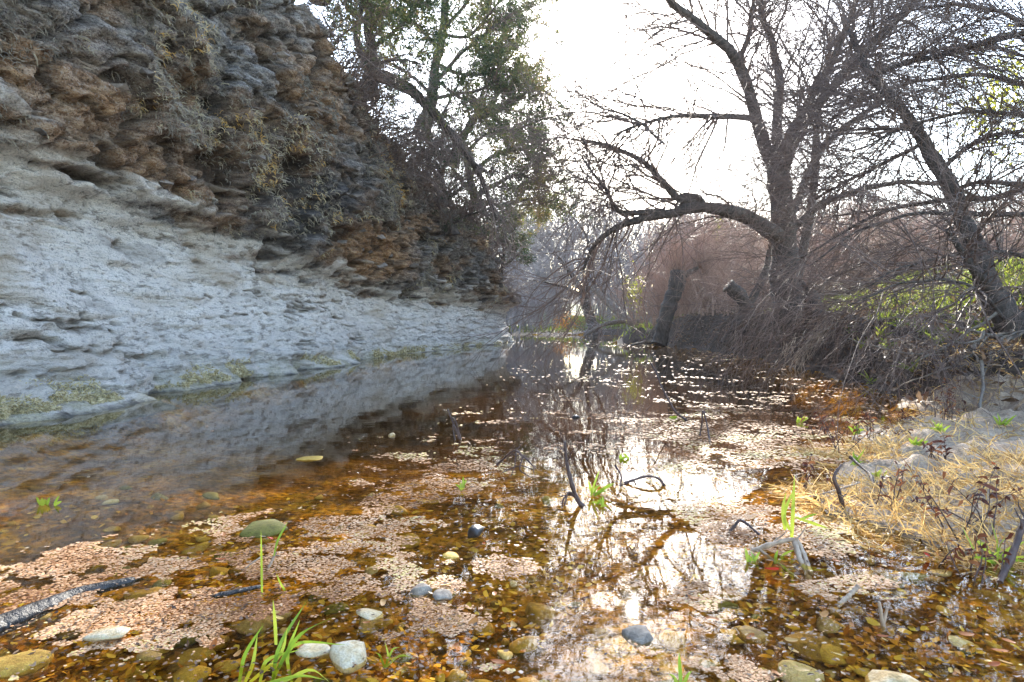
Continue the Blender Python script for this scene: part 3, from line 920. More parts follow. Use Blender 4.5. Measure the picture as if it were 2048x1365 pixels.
def roots_for(root, base, centre, n, spread, L, r, mat, down=1.0, name='roots'):
    o = np.array(centre)[None, :] + rng.normal(size=(n, 3)) * np.array(spread)[None, :]
    zg, _ = height(o[:, 0], o[:, 1])
    o[:, 2] = np.maximum(o[:, 2], zg + 0.02)
    d = np.stack([rng.normal(size=n) * 0.5 - 0.7, rng.normal(size=n) * 0.4 - 0.4, -down * np.ones(n)], -1)
    Pp, R = grow(o, d, rng.uniform(*L, n), rng.uniform(*r, n), 8, 0.22, 0.05, 0.6)
    zz, _ = height(Pp[..., 0], Pp[..., 1])
    Pp[..., 2] = np.maximum(Pp[..., 2], np.maximum(zz, -0.15) + 0.01)
    link(name, Tubes().batch(Pp, R, 4).mesh(name, base), mat, root, kind='stuff')


roots_for(root, mbase, (6.75, 17.2, 0.75), 230, (0.35, 1.6, 0.3), (0.4, 1.1), (0.008, 0.03), M['root'])

# leaning trunk beside it
root, b2, a2 = build_tree(
    'leaning_tree', 'leaning broken trunk at the water edge with pale roots fanning below it', 'tree',
    ([(1652, 715, 14.6), (1640, 665, 14.7), (1628, 620, 14.8), (1618, 588, 14.9)], 44, 34),
    [([(1620, 592, 14.9), (1600, 560, 15), (1570, 540, 15)], 12, 3), ([(1624, 600, 14.9), (1660, 560, 14.8), (1720, 530, 14.7)], 10, 3)],
    [dict(n=40, L=(0.5, 1.8), r=(0.006, 0.014), ang=(0.4, 1.3), N=7, wig=0.2, t0=0.6),
     dict(n=160, L=(0.3, 0.8), r=(0.004, 0.007), ang=(0.3, 1.0), N=5, wig=0.2)],
    M['bark'], M['twig'], trunk_flare=0.3)
roots_for(root, b2, P(1650, 690, 14.2), 150, (0.28, 0.25, 0.12), (0.4, 0.95), (0.006, 0.016), M['stick_pale'])

# the big leaning tree at the picture's edge
root, b3, a3 = build_tree(
    'bare_tree', 'tall grey bare tree leaning from the bank over the creek', 'tree',
    ([(2075, 720, 8.6), (2040, 668, 8.6), (2000, 610, 8.8), (1960, 530, 9.1), (1925, 430, 9.4), (1890, 345, 9.7), (1850, 285, 9.9), (1800, 215, 10.1), (1755, 170, 10.3), (1720, 115, 10.6), (1700, 60, 10.8)], 54, 10),
    [([(1985, 590, 8.9), (1950, 540, 8.7), (1920, 500, 8.6), (1895, 460, 8.5)], 26, 8),
     ([(1725, 160, 10.4), (1800, 130, 10), (1880, 110, 9.6), (1960, 90, 9.2), (2048, 65, 8.8), (2110, 55, 8.6)], 8, 14),
     ([(1765, 190, 10.3), (1720, 200, 10.5), (1660, 180, 10.8), (1620, 175, 11.2)], 8, 3),
     ([(1820, 260, 10), (1760, 258, 10.2), (1680, 262, 10.6), (1600, 265, 11)], 7, 3),
     ([(1880, 340, 9.7), (1960, 280, 9.4), (2048, 262, 9), (2120, 255, 8.8)], 10, 8),
     ([(1840, 290, 9.9), (1820, 300, 10), (1740, 340, 10.6), (1690, 365, 11), (1630, 400, 11.6)], 9, 5),
     ([(1900, 385, 9.6), (1960, 365, 9.3), (2060, 375, 8.9)], 9, 6),
     ([(2010, 640, 8.5), (1970, 590, 8.2), (1900, 560, 7.9), (1800, 570, 7.7), (1700, 610, 7.6)], 8, 2)],
    [dict(n=260, L=(0.8, 3.0), r=(0.007, 0.017), ang=(0.4, 1.2), N=9, wig=0.13, grav=0.03, t0=0.12),
     dict(n=2600, L=(0.4, 1.5), r=(0.005, 0.009), ang=(0.3, 1.0), N=6, wig=0.16, grav=0.04),
     dict(n=9000, L=(0.15, 0.6), r=(0.0036, 0.0055), ang=(0.3, 0.9), N=4, wig=0.18, grav=0.03)],
    M['bark'], M['twig'], trunk_flare=0.5, sides=11)
rr_ = P(2050, 715, 8.2)
roots_for(root, b3, rr_, 60, (0.5, 0.3, 0.2), (0.5, 1.3), (0.01, 0.03), M['bark_pale'], 0.5)

# arching boughs reaching in from beyond the frame: trees of their own
root, b4, a4 = build_tree(
    'arching_tree', 'bare tree rooted up the slope whose long boughs arch low across the green bank', 'tree',
    ([(2230, 560, 10), (2215, 420, 10), (2200, 300, 10), (2195, 150, 10)], 46, 26),
    [([(2200, 330, 10), (2100, 350, 10), (2000, 395, 10.2), (1900, 400, 10.4), (1780, 420, 10.6), (1680, 470, 10.8), (1600, 520, 11)], 16, 3),
     ([(2210, 420, 10), (2080, 430, 9.6), (1960, 425, 9.4), (1820, 430, 9.2), (1700, 470, 9), (1620, 530, 8.9)], 14, 3),
     ([(2200, 250, 10), (2100, 190, 10), (1980, 150, 10), (1860, 160, 10.2), (1760, 185, 10.4), (1660, 240, 10.6)], 13, 3),
     ([(2200, 300, 10), (2080, 240, 9.8), (1960, 225, 9.6), (1840, 245, 9.4), (1720, 300, 9.2)], 12, 3),
     ([(2200, 200, 10), (2080, 130, 10.4), (1960, 90, 10.8), (1860, 105, 11), (1760, 140, 11.3)], 10, 3),
     ([(2200, 160, 10), (2090, 70, 10), (1980, 20, 10), (1880, 10, 10), (1790, 30, 10)], 12, 3),
     ([(2215, 520, 10), (2090, 520, 9.5), (2000, 505, 9.2), (1900, 510, 9), (1800, 540, 8.8), (1720, 580, 8.7)], 12, 2)],
    [dict(n=250, trunk_w=0.1, bw=(.5, .4, 1.4, 1.4, 1.5, 1.8, .4), L=(0.9, 2.8), r=(0.006, 0.013), ang=(0.2, 0.75), N=9, wig=0.10, grav=0.03, t0=0.2),
     dict(n=2200, L=(0.4, 1.5), r=(0.0045, 0.0075), ang=(0.2, 0.8), N=6, wig=0.14, grav=0.04),
     dict(n=6500, L=(0.15, 0.6), r=(0.0034, 0.005), ang=(0.3, 0.9), N=4, wig=0.18, grav=0.03)],
    M['bark'], M['twig'], trunk_flare=0.5)

# stumps and small leaning trunks at the water
root, b5, a5 = build_tree(
    'willow_stump', 'leaning willow stump at the waterline with a mop of thin red shoots', 'stump',
    ([(1318, 690, 27), (1328, 650, 27), (1340, 610, 27), (1352, 575, 27), (1358, 545, 27)], 26, 34),
    [([(1356, 556, 27), (1380, 545, 26.9), (1398, 535, 26.8)], 18, 8)],
    [dict(n=190, L=(1.0, 3.4), r=(0.009, 0.017), ang=(0.3, 1.5), N=9, wig=0.10, grav=0.10, t0=0.82, cap=False, bias=(0, 0, 0.9)),
     dict(n=420, L=(0.4, 1.2), r=(0.007, 0.010), ang=(0.2, 0.7), N=5, wig=0.16, grav=0.1)],
    M['bark'], M['twig_red'], trunk_flare=0.3)
root, b6, a6 = build_tree(
    'broken_stump', 'forked dark stump leaning out of the bank left of the large tree', 'stump',
    ([(1452, 690, 20.5), (1478, 648, 20.5), (1492, 618, 20.5), (1480, 592, 20.4), (1456, 572, 20.3)], 22, 30),
    [([(1488, 622, 20.5), (1508, 590, 20.5), (1530, 545, 20.5), (1540, 500, 20.5), (1548, 440, 20.5)], 18, 8)],
    [dict(n=120, L=(0.6, 2.0), r=(0.006, 0.012), ang=(0.3, 1.4), N=8, wig=0.14, grav=0.03, t0=0.6, cap=False),
     dict(n=420, L=(0.3, 0.9), r=(0.004, 0.007), ang=(0.3, 0.9), N=5, wig=0.16)],
    M['bark'], M['twig_red'], trunk_flare=0.4)

# far trees at the bend of the creek
root, b7, a7 = build_tree(
    'bare_tree', 'dark forked tree leaning over the far end of the creek', 'tree',
    ([(1192, 672, 42), (1182, 640, 42), (1172, 610, 42), (1168, 588, 42)], 22, 20),
    [([(1170, 592, 42), (1150, 560, 42), (1120, 520, 42), (1090, 490, 42), (1050, 455, 42)], 12, 2),
     ([(1168, 590, 42), (1175, 560, 42), (1180, 510, 41), (1165, 460, 41), (1120, 410, 41)], 9, 2),
     ([(1172, 585, 42), (1200, 545, 42), (1215, 490, 42), (1210, 430, 42)], 9, 2),
     ([(1168, 596, 42), (1130, 575, 42), (1090, 565, 41), (1050, 560, 41)], 8, 2),
     ([(1160, 570, 42), (1130, 530, 42), (1135, 470, 42), (1130, 420, 42)], 8, 2)],
    [dict(n=190, L=(1.5, 4.6), r=(0.022, 0.04), ang=(0.4, 1.1), N=8, wig=0.15, t0=0.2),
     dict(n=1500, L=(0.8, 2.4), r=(0.015, 0.024), ang=(0.3, 1.0), N=6, wig=0.18),
     dict(n=4500, L=(0.4, 1.1), r=(0.011, 0.016), ang=(0.3, 0.9), N=4, wig=0.18)],
    M['bark'], M['twig_grey'], trunk_flare=0.4)
root, b8, a8 = build_tree(
    'fallen_tree', 'fallen tree arching down to the water beside the far forked tree', 'fallen tree',
    ([(1320, 668, 38), (1290, 652, 38), (1255, 640, 38), (1225, 615, 38.5), (1200, 590, 39), (1180, 570, 39.5)], 22, 10),
    [([(1262, 642, 38), (1225, 645, 37.6), (1195, 655, 37.2), (1168, 672, 37)], 10, 6)],
    [dict(n=40, L=(0.8, 2.4), r=(0.012, 0.025), ang=(0.4, 1.3), N=7, wig=0.2),
     dict(n=150, L=(0.4, 1.2), r=(0.008, 0.014), ang=(0.3, 1.0), N=5, wig=0.2)],
    M['bark_pale'], M['twig_grey'], trunk_flare=0.2)

# ---- shared shrubs and far trees, copied
def proto_shrub(seed, nst, Hh, spread, mat, r0, fine, name, label, cat, group, red=False, grav=0.02):
    root = empty(name, (0, -40 - seed * 9, 0), label, cat, group)
    o = np.stack([rng.normal(size=nst) * spread * 0.18, rng.normal(size=nst) * spread * 0.18, np.full(nst, -0.15)], -1)
    d = np.stack([rng.normal(size=nst) * 0.30, rng.normal(size=nst) * 0.30, np.ones(nst)], -1)
    Pp, R = grow(o, d, rng.uniform(0.6, 1.0, nst) * Hh, rng.uniform(0.7, 1.1, nst) * r0, 9, 0.10, -0.01, 0.75)
    link('stems', Tubes().batch(Pp, R, 5).mesh('stems'), mat, root, kind='stuff')
    tw = Tubes()
    o, d, rr, k = sprout(Pp, R, fine, 0.2, 1.0, (0.3, 0.9))
    d[:, 2] += 0.25
    P2, R2 = grow(o, d, rng.uniform(0.15, 0.42, fine) * Hh, np.maximum(rr * 0.6, r0 * 0.26), 7, 0.13, grav, 0.6)
    tw.batch(P2, R2, 3)
    o, d, rr, k = sprout(P2, R2, fine * 5, 0.15, 1.0, (0.3, 0.9))
    P3, R3 = grow(o, d, rng.uniform(0.05, 0.18, fine * 5) * Hh, np.maximum(rr * 0.6, r0 * 0.2), 4, 0.16, grav * 2, 0.5)
    tw.batch(P3, R3, 3)
    link('twigs', tw.mesh('twigs'), mat, root, kind='stuff')
    return root


shr = [proto_shrub(k, 26, 5.4, 3.6, M['twig_red'], 0.034, 210, 'bare_shrub',
                   'reddish leafless shrub in the thicket behind the bank', 'shrub', 'leafless shrubs of the thicket') for k in range(3)]
shg = [proto_shrub(4 + k, 22, 4.6, 4.2, M['twig_grey'], 0.046, 190, 'bare_shrub',
                   'grey leafless bush on the far bank at the bend', 'shrub', 'grey bushes at the creek bend') for k in range(2)]
trs = [proto_shrub(7 + k, 5, 12.0, 2.6, M['twig_grey'], 0.12, 200, 'bare_tree',
                   'tall thin leafless tree in the wood behind the thicket', 'tree', 'leafless trees of the wood behind') for k in range(3)]


def scatter(protos, spots, names=None):
    for n, (x, y, s) in enumerate(spots):
        p_ = protos[n % len(protos)]
        loc = (x, y, zat(x, y)); rz = random.uniform(0, 6.28)
        if n < len(protos):
            p_.location = loc; p_.rotation_euler = (0, 0, rz); p_.scale = (s, s, s)
        else:
            p_ = copy_thing(p_, loc, rz, s)
        if names:
            px_ = 1024 + x / y * F
            lab_ = [b for a, b in names if px_ < a][0]
            p_['label'] = lab_; p_['group'] = lab_.replace('shrub', 'shrubs').replace('tree in', 'trees in')


spots = []
for k in range(60):
    y = random.uniform(27, 46); px = random.uniform(1330, 2250)
    x = (px - 1024) / F * y
    if x < 7.9: x = 7.9 + random.uniform(0, 3)
    spots.append((x, y, random.uniform(0.55, 0.9) if y < 32 else random.uniform(0.8, 1.35)))
spots += [(7.6, 24.5, .5), (7.5, 27.5, .6), (8.0, 30.5, .75), (7.4, 21.5, .4), (9.0, 35, .9), (7.5, 36.5, .8), (8.5, 33, .8), (9.6, 26.5, .6), (13, 27, .6), (17, 27, .6)]
scatter(shr, spots, [(1470, 'reddish leafless shrub in the thicket around the willow stump'), (1760, 'reddish leafless shrub in the thicket behind the large bare tree'), (9e9, 'reddish leafless shrub in the thicket beyond the green slope')])
spots = [(-2.5, 51.5, 1.2), (-.6, 50.5, 1.1), (.9, 50.6, .9), (-4.5, 52.8, 1.3), (2.3, 51.5, .8), (-1.5, 54, 1.5), (0.7, 66, 1.5), (3.2, 68, 1.4), (-6, 55, 1.6), (2.0, 72, 1.6),
         (-9, 56, 1.6), (8.6, 55, 1.4), (10, 49, 1.0), (9.3, 45, .9), (5.5, 72, 1.4), (9, 70, 1.3), (10.5, 64, 1.3)]
scatter(shg, spots)
spots = []
for k in range(30):
    y = random.uniform(38, 68); px = random.uniform(1240, 2350)
    x = (px - 1024) / F * y
    if x < 9: x = random.uniform(9, 14)
    spots.append((x, y, random.uniform(0.5, 0.85)))
spots += [(0.5, 64, 1.0), (2.5, 68, 1.0), (5, 71, 1.1), (-2, 61, .9), (8.5, 66, 1.0), (3.8, 76, 1.1), (-5, 66, 1.0), (-9, 64, 1.0)]
scatter(trs, spots, [(1330, 'tall thin leafless tree in the wood beyond the creek bend'), (1800, 'tall thin leafless tree in the wood behind the large bare tree'), (9e9, 'tall thin leafless tree in the wood beyond the green slope')])


def leafy(name, label, cat, centre, rad, n, mat, Ls, Ws, stems=6, group=None):
    c = np.array(centre, float)
    gz = zat(c[0], c[1])
    base = np.array([c[0], c[1], gz])
    root = empty(name, base, label, cat, group)
    o = np.repeat(base[None], stems, 0) + rng.normal(size=(stems, 3)) * 0.04
    tgt = c[None] + rng.normal(size=(stems, 3)) * np.array(rad)[None] * 0.6
    d = tgt - o
    Pp, R = grow(o, d, np.linalg.norm(d, axis=1), np.full(stems, 0.012), 7, 0.08, 0)
    link('stem', Tubes().batch(Pp, R, 4).mesh('stem', base), M['twig'], root)
    q = c[None] + rng.normal(size=(n, 3)) * np.array(rad)[None] * 0.55
    q[:, 2] = np.maximum(q[:, 2], gz + 0.02)
    dd = rng.normal(size=(n, 3)); dd[:, 2] -= 0.4
    P2, _ = grow(q, dd, rng.uniform(*Ls, n), np.ones(n), 3, 0.2, 0.1)
    link('foliage', Blades().ribbons(P2, rng.uniform(*Ws, n)[:, None] * np.array([0.4, 1, 0.1])[None]).mesh('foliage', base), mat, root, kind='stuff')
    return root


leafy('sapling', 'sapling with bright yellow green leaves above the far bank', 'sapling', P(1268, 585, 36), (0.45, 0.5, 0.8), 260, M['yellow_leaf'], (0.08, 0.16), (0.03, 0.05))
leafy('sapling', 'slender sapling with a few yellow leaves in the red thicket', 'sapling', P(1436, 470, 30), (0.15, 0.3, 0.7), 70, M['yellow_leaf'], (0.08, 0.16), (0.025, 0.04), 3)
leafy('leafy_tree', 'tree hung with yellow green leaves high beside the leaning tree', 'tree', P(2010, 190, 13), (0.75, 0.8, 0.9), 900, M['yellow_leaf'], (0.06, 0.13), (0.02, 0.035), 10)
leafy('rusty_bush', 'low bush with rusty orange leaves on the far bank by the forked tree', 'bush', P(1135, 645, 47), (1.1, 0.6, 0.5), 300, M['orange_leaf'], (0.08, 0.16), (0.04, 0.06))
leafy('rusty_bush', 'tiny rusty bush at the foot of the white cliff end', 'bush', P(995, 672, 31.2), (0.15, 0.15, 0.12), 50, M['orange_leaf'], (0.05, 0.1), (0.02, 0.03), 3)

# ---- trees on the cliff top
def juniper(label, trunk, branches, nl, n1=160, n2=900, L1=(0.8, 2.2), L2=(0.3, 1.0), Lr=(0.06, 0.15), wr=(0.011, 0.022), name='juniper_tree', leafm=None, bark='bark'):
    return build_tree(name, label, 'tree', trunk, branches,
                      [dict(n=n1, L=L1, r=(0.012, 0.03), ang=(0.5, 1.2), N=7, wig=0.16, t0=0.25, bias=(0, 0, 0.1)),
                       dict(n=n2, L=L2, r=(0.006, 0.012), ang=(0.3, 1.0), N=5, wig=0.2)],
                      M[bark], M['twig'], leaves=(leafm or M['juniper'], int(nl * 1.15), Lr, wr, 0.055, 2))


YJ = 24.0
juniper('tall juniper rising above the cliff edge with a full dark green crown',
        ([(845, 270, YJ), (862, 200, YJ), (878, 110, YJ), (890, 20, YJ), (895, -80, YJ), (900, -220, YJ + .5)], 24, 6),
        [([(868, 170, YJ), (920, 110, YJ - .5), (980, 60, YJ - .8), (1020, 30, YJ - 1)], 10, 3),
         ([(875, 130, YJ), (930, 150, YJ + .4), (990, 140, YJ + .6), (1035, 95, YJ + .8)], 9, 3),
         ([(860, 200, YJ), (900, 190, YJ - .5), (960, 180, YJ - 1), (1010, 150, YJ - 1)], 9, 3),
         ([(885, 60, YJ), (930, 10, YJ), (960, -60, YJ)], 9, 3), ([(880, 100, YJ), (830, 50, YJ), (790, 20, YJ)], 9, 3),
         ([(865, 190, YJ), (820, 150, YJ + .5), (770, 120, YJ + 1)], 9, 3), ([(890, 0, YJ), (850, -60, YJ), (800, -120, YJ)], 9, 3),
         ([(893, -60, YJ), (960, -130, YJ), (1000, -160, YJ)], 8, 3),
         ([(884, 70, YJ), (940, 70, YJ - .6), (1000, 0, YJ - .8), (1030, -40, YJ - .8)], 8, 3), ([(870, 160, YJ), (930, 200, YJ - .8), (990, 215, YJ - 1.2), (1045, 190, YJ - 1.2)], 8, 3)],
        60000, 330, 1500)
juniper('spreading juniper behind the rim with olive branch tips over the creek',
        ([(955, 420, 28), (945, 380, 28), (935, 330, 28.3), (925, 290, 28.6)], 20, 8),
        [([(948, 395, 28), (990, 370, 27.5), (1040, 350, 27), (1090, 375, 26.8)], 11, 3), ([(940, 350, 28), (990, 310, 27.6), (1040, 300, 27.4), (1075, 310, 27)], 10, 3),
         ([(950, 400, 28), (1000, 410, 27.4), (1050, 400, 27), (1085, 395, 27)], 10, 3), ([(930, 310, 28.4), (970, 270, 28), (1020, 260, 28)], 9, 3),
         ([(948, 395, 28), (900, 330, 28), (870, 290, 28.2)], 9, 3)],
        32000, 180, 800, L1=(0.6, 1.7))
# oak with gnarled bare ends
build_tree('oak_tree', 'gnarled oak reaching out from the cliff top with crooked bare branch ends', 'tree',
           ([(905, 330, 26), (925, 280, 26), (950, 235, 25.6), (985, 225, 25.2)], 18, 12),
           [([(980, 228, 25.2), (1020, 262, 25), (1055, 250, 24.8), (1095, 238, 24.6), (1132, 252, 24.5)], 9, 2),
            ([(985, 225, 25.2), (1030, 205, 25), (1065, 175, 25), (1100, 190, 24.8), (1128, 215, 24.7)], 9, 2),
            ([(980, 220, 25.2), (1010, 165, 25.2), (1050, 135, 25.4), (1080, 150, 25.4)], 8, 2),
            ([(1020, 262, 25), (1060, 285, 24.8), (1090, 300, 24.8)], 5, 2), ([(950, 235, 25.6), (970, 170, 25.6), (1000, 110, 25.6)], 8, 2)],
           [dict(n=110, L=(0.4, 1.1), r=(0.012, 0.022), ang=(0.5, 1.2), N=7, wig=0.35, t0=0.3),
            dict(n=600, L=(0.15, 0.5), r=(0.008, 0.012), ang=(0.5, 1.2), N=5, wig=0.35)],
           M['bark'], M['twig'], leaves=(M['juniper'], 5000, (0.05, 0.12), (0.015, 0.03), 0.08, 1))
juniper('dense low juniper spilling over the sloping rim beside the drooping limb',
        ([(905, 470, 23), (895, 420, 23), (885, 370, 23), (875, 330, 23)], 18, 8),
        [([(898, 430, 23), (860, 390, 22.6), (830, 350, 22.4)], 9, 3), ([(892, 400, 23), (930, 370, 22.6), (955, 340, 22.4)], 9, 3), ([(885, 370, 23), (850, 310, 22.8), (830, 260, 22.6)], 9, 3),
         ([(880, 350, 23), (905, 300, 22.8), (925, 260, 22.8)], 8, 3), ([(900, 450, 23), (940, 430, 22.4), (975, 420, 22)], 8, 3)],
        5000, 130, 700, L1=(0.5, 1.5))
juniper('small leafy bush clinging to the far tip of the cliff',
        ([(1000, 575, 29.5), (1003, 545, 29.5), (1008, 510, 29.5), (1005, 480, 29.5)], 8, 4),
        [([(1004, 535, 29.5), (1025, 520, 29.3), (1045, 500, 29.2)], 5, 2), ([(1006, 520, 29.5), (985, 490, 29.3), (965, 465, 29.2)], 5, 2), ([(1007, 505, 29.5), (1025, 475, 29.4), (1030, 450, 29.3)], 5, 2)],
        4500, 50, 260, L1=(0.3, 0.9), L2=(0.2, 0.5))
# paired trunks near the corner
juniper('pair of grey trunks leaning out over the rim where the cliff is highest',
        ([(735, 190, 19), (745, 120, 19), (738, 60, 19), (740, -20, 19), (735, -160, 19)], 26, 10),
        [([(738, 150, 19), (715, 80, 19), (722, 20, 19), (735, -40, 19)], 18, 8), ([(742, 100, 19), (790, 60, 18.6), (830, 20, 18.4), (850, -30, 18)], 10, 3),
         ([(740, 60, 19), (780, 0, 19), (800, -60, 19)], 9, 3), ([(738, 20, 19), (700, -40, 19), (680, -110, 19)], 9, 3), ([(742, 130, 19), (800, 120, 18.6), (850, 130, 18.2)], 8, 2)],
        16000, 140, 900)
juniper('bushy juniper half hidden behind the highest part of the cliff',
        ([(640, 0, 17), (635, -80, 17), (640, -200, 17)], 24, 8),
        [([(637, -60, 17), (690, -120, 17), (720, -160, 17)], 10, 3), ([(637, -100, 17), (590, -160, 17)], 10, 3), ([(640, -40, 17), (670, -30, 16.8), (700, -10, 16.6)], 8, 2)],
        12000, 110, 600)
# long limb leaning down over the cliff with a fringe of vines
root, b9, a9 = build_tree('leaning_limb', 'long bare limb drooping down over the cliff edge with a fringe of vines', 'fallen limb',
                          ([(748, 150, 18.6), (790, 165, 18.6), (850, 205, 18.8), (900, 265, 19.2), (945, 325, 19.6), (972, 385, 20), (995, 440, 20.3)], 26, 6),
                          [([(945, 325, 19.6), (975, 345, 19.4), (985, 335, 19.3)], 9, 4), ([(880, 240, 19), (900, 200, 19), (905, 170, 19)], 6, 2)],
                          [dict(n=120, L=(1.0, 2.6), r=(0.007, 0.016), ang=(0.3, 1.2), N=10, wig=0.10, grav=0.28, t0=0.1),
                           dict(n=700, L=(0.3, 0.9), r=(0.004, 0.008), ang=(0.2, 0.9), N=6, wig=0.15, grav=0.18)],
                          M['bark'], M['twig'], trunk_flare=0.2)
# brush draped over the lower rim
bb = Tubes()
K = 1000
rim_i = rng.choice(np.where((by > 15) & (by < 31.5))[0], K)
jr = rng.integers(int(NH * 0.72), NH - 2, K)
o_ = np.stack([CX[rim_i, jr], CY[rim_i, jr], CZ[rim_i, jr]], -1)
d_ = np.stack([nxn[rim_i] * 0.7, nyn[rim_i] * 0.7, rng.uniform(0.1, 1.5, K)], -1) + rng.normal(size=(K, 3)) * 0.5
Pp, R = grow(o_, d_, rng.uniform(0.6, 2.3, K), rng.uniform(0.009, 0.022, K), 9, 0.14, 0.16)
bb.batch(Pp, R, 3)
o, d, rr, k = sprout(Pp, R, K * 4, 0.2, 1, (0.3, 1.0))
P2, R2 = grow(o, d, rng.uniform(0.2, 0.7, K * 4), np.full(K * 4, 0.009), 5, 0.18, 0.12)
bb.batch(P2, R2, 3)
link('vines', bb.mesh('vines'), M['twig'], kind='stuff', label='grey leafless vines and brush draped over the cliff edge')

# ------------------------------------------------------------------ bank plants
def in_view_land(n, x0, x1, y0, y1, fn):
    x = rng.uniform(x0, x1, n * 4); y = rng.uniform(y0, y1, n * 4)
    z, d = height(x, y)
    k = fn(x, y, z, d)
    x, y, z = x[k][:n], y[k][:n], z[k][:n]
    return np.stack([x, y, z], -1)


def patchf(x, y, sc, off):
    return fbm(x * sc, y * sc, np.zeros_like(x) + off, 3)


# green grass of the slope and the far meadow
bl = Blades()
o = in_view_land(26000, 6.3, 16, 7, 20, lambda x, y, z, d: (d > 1.0) & (patchf(x, y, 1.1, 44) + 0.12 * sm(2.5, 5.0, d) - 0.06 * sm(3.0, 1.0, d) > 0.555))
d = rng.normal(size=o.shape) * 0.45; d[:, 2] = 1
Pp, _ = grow(o, d, rng.uniform(0.06, 0.26, len(o)), np.ones(len(o)), 4, 0.15, 0.18)
bl.ribbons(Pp, np.array([.007, .0065, .005, .001])[None] * rng.uniform(.7, 1.4, len(o))[:, None])
o = in_view_land(13000, -3, 14, 29, 66, lambda x, y, z, d: (d > 0.15) & ((d > 1) | (np.abs(y - 31) < 2)))
d = rng.normal(size=o.shape) * 0.45; d[:, 2] = 1
Pp, _ = grow(o, d, rng.uniform(0.10, 0.35, len(o)), np.ones(len(o)), 4, 0.15, 0.18)
bl.ribbons(Pp, np.array([.022, .02, .015, .002])[None] * rng.uniform(.7, 1.4, len(o))[:, None])
link('grass', bl.mesh('grass'), M['grass'], kind='stuff', label='bright green grass on the slope and the far meadow')

# leaf litter, dead stalks and trailing stems on the bank
bl = Blades()
o = in_view_land(22000, 3.0, 13, 5.5, 30, lambda x, y, z, d: (d > 0.1) & (bank_weight(x, y) > 0.15))
d = rng.normal(size=o.shape); d[:, 2] = np.abs(d[:, 2]) * 0.5
Pp, _ = grow(o + np.array([0, 0, 0.015]), d, rng.uniform(0.05, 0.14, len(o)), np.ones(len(o)), 3, 0.3, 0.2)
bl.ribbons(Pp, np.array([.012, .022, .004])[None] * rng.uniform(.5, 1.3, len(o))[:, None])
link('leaf_litter', bl.mesh('leaf_litter'), M['litter'], kind='stuff', label='brown leaf litter lying on the dark bank')
tb = Tubes()
o = in_view_land(700, 4.3, 11, 6.5, 26, lambda x, y, z, d: (d > 0.1) & (d < 3.5) & (bank_weight(x, y) > 0.3))
d = rng.normal(size=o.shape) * 0.8; d[:, 2] = rng.uniform(0.1, 0.9, len(o)); d[:, 0] -= 0.4
Pp, R = grow(o, d, rng.uniform(0.3, 1.3, len(o)), rng.uniform(0.003, 0.010, len(o)), 8, 0.16, 0.16)
tb.batch(Pp, R, 3)
link('dead_stems', tb.mesh('dead_stems'), M['root'], kind='stuff', label='tangle of dead stems and trailing roots over the bank')


def sprig(name, label, cat, base, n, Hh, wd, mat, spread=0.5, grav=0.1, group=None, nodes=6, thick=None):
    """a plant of n blade-like leaves, each its own part"""
    base = np.array(base, float)
    root = empty(name, base, label, cat, group)
    for k in range(n):
        d = np.array([[rng.normal() * spread, rng.normal() * spread, 1.0]])
        Pp, _ = grow(rng.normal(size=(1, 3)) * np.array([.02, .02, 0]), d, np.array([rng.uniform(0.5, 1.0) * Hh]), np.ones(1), nodes, 0.08, grav)
        prof = np.interp(np.linspace(0, 1, nodes), [0, .3, .7, 1], [0.7, 1, .8, .05])
        b = Blades().ribbons(Pp, wd * prof[None, :] * rng.uniform(.7, 1.2), side=np.array([[[0.25 * rng.normal(), 1.0, 0.2]]]))
        link('blade', b.mesh('blade'), mat, root)
    return root


def ground_at(px, py, z=0.0):
    q = W(px, py, z)
    return q


# green weeds growing on the dark bank: broad leaf tufts
gp = 'green weeds on the bank slope'
for k, (px, py, Yd) in enumerate([(1880, 700, 9.2), (1865, 640, 10), (1830, 720, 9.0), (1780, 630, 11), (1760, 600, 11.8), (1900, 620, 10.4), (1960, 610, 9.6), (1700, 620, 13), (1725, 650, 12.2), (1800, 560, 11.8), (1950, 650, 9.0), (1840, 590, 11), (1990, 570, 9.5), (1740, 690, 10.6)]):
    q = P(px, py, Yd); q[2] = zat(q[0], q[1])
    sprig('green_weed', 'bright green weed tuft growing from the dark bank below the grass', 'weed', q, 9, 0.32, 0.016, M['grass'], 0.7, 0.2, gp, 5)

# dry grass of the near right shore
bl = Blades()
o = in_view_land(13000, 1.55, 5.2, 2.3, 5.3, lambda x, y, z, d: (d > -0.35) & (patchf(x, y, 1.6, 71) + 0.12 * sm(0.9, 0.0, np.abs(d - 0.25)) > 0.53))
o[:, 2] = np.maximum(o[:, 2], -0.03)
d = rng.normal(size=o.shape) * 0.8; d[:, 2] = rng.uniform(0.1, 1.1, len(o)); d[:, 0] -= 0.25
Pp, _ = grow(o, d, rng.uniform(0.04, 0.24, len(o)) * rng.uniform(.4, 1, len(o)), np.ones(len(o)), 6, 0.13, 0.10)
Pp[..., 2] = np.maximum(Pp[..., 2], 0.004)
bl.ribbons(Pp, np.array([.0022, .0024, .0022, .0018, .0012, .0003])[None] * rng.uniform(.6, 1.5, len(o))[:, None])
link('dry_grass', bl.mesh('dry_grass'), M['dry'], kind='stuff', label='straw coloured dry grass matted along the near shore')
bl = Blades()
o = in_view_land(1300, 2.2, 6.2, 4.0, 9, lambda x, y, z, d: (d > 0.0) & (patchf(x, y, 1.1, 81) > 0.55))
d = rng.normal(size=o.shape) * 0.8; d[:, 2] = rng.uniform(0.1, 0.9, len(o))
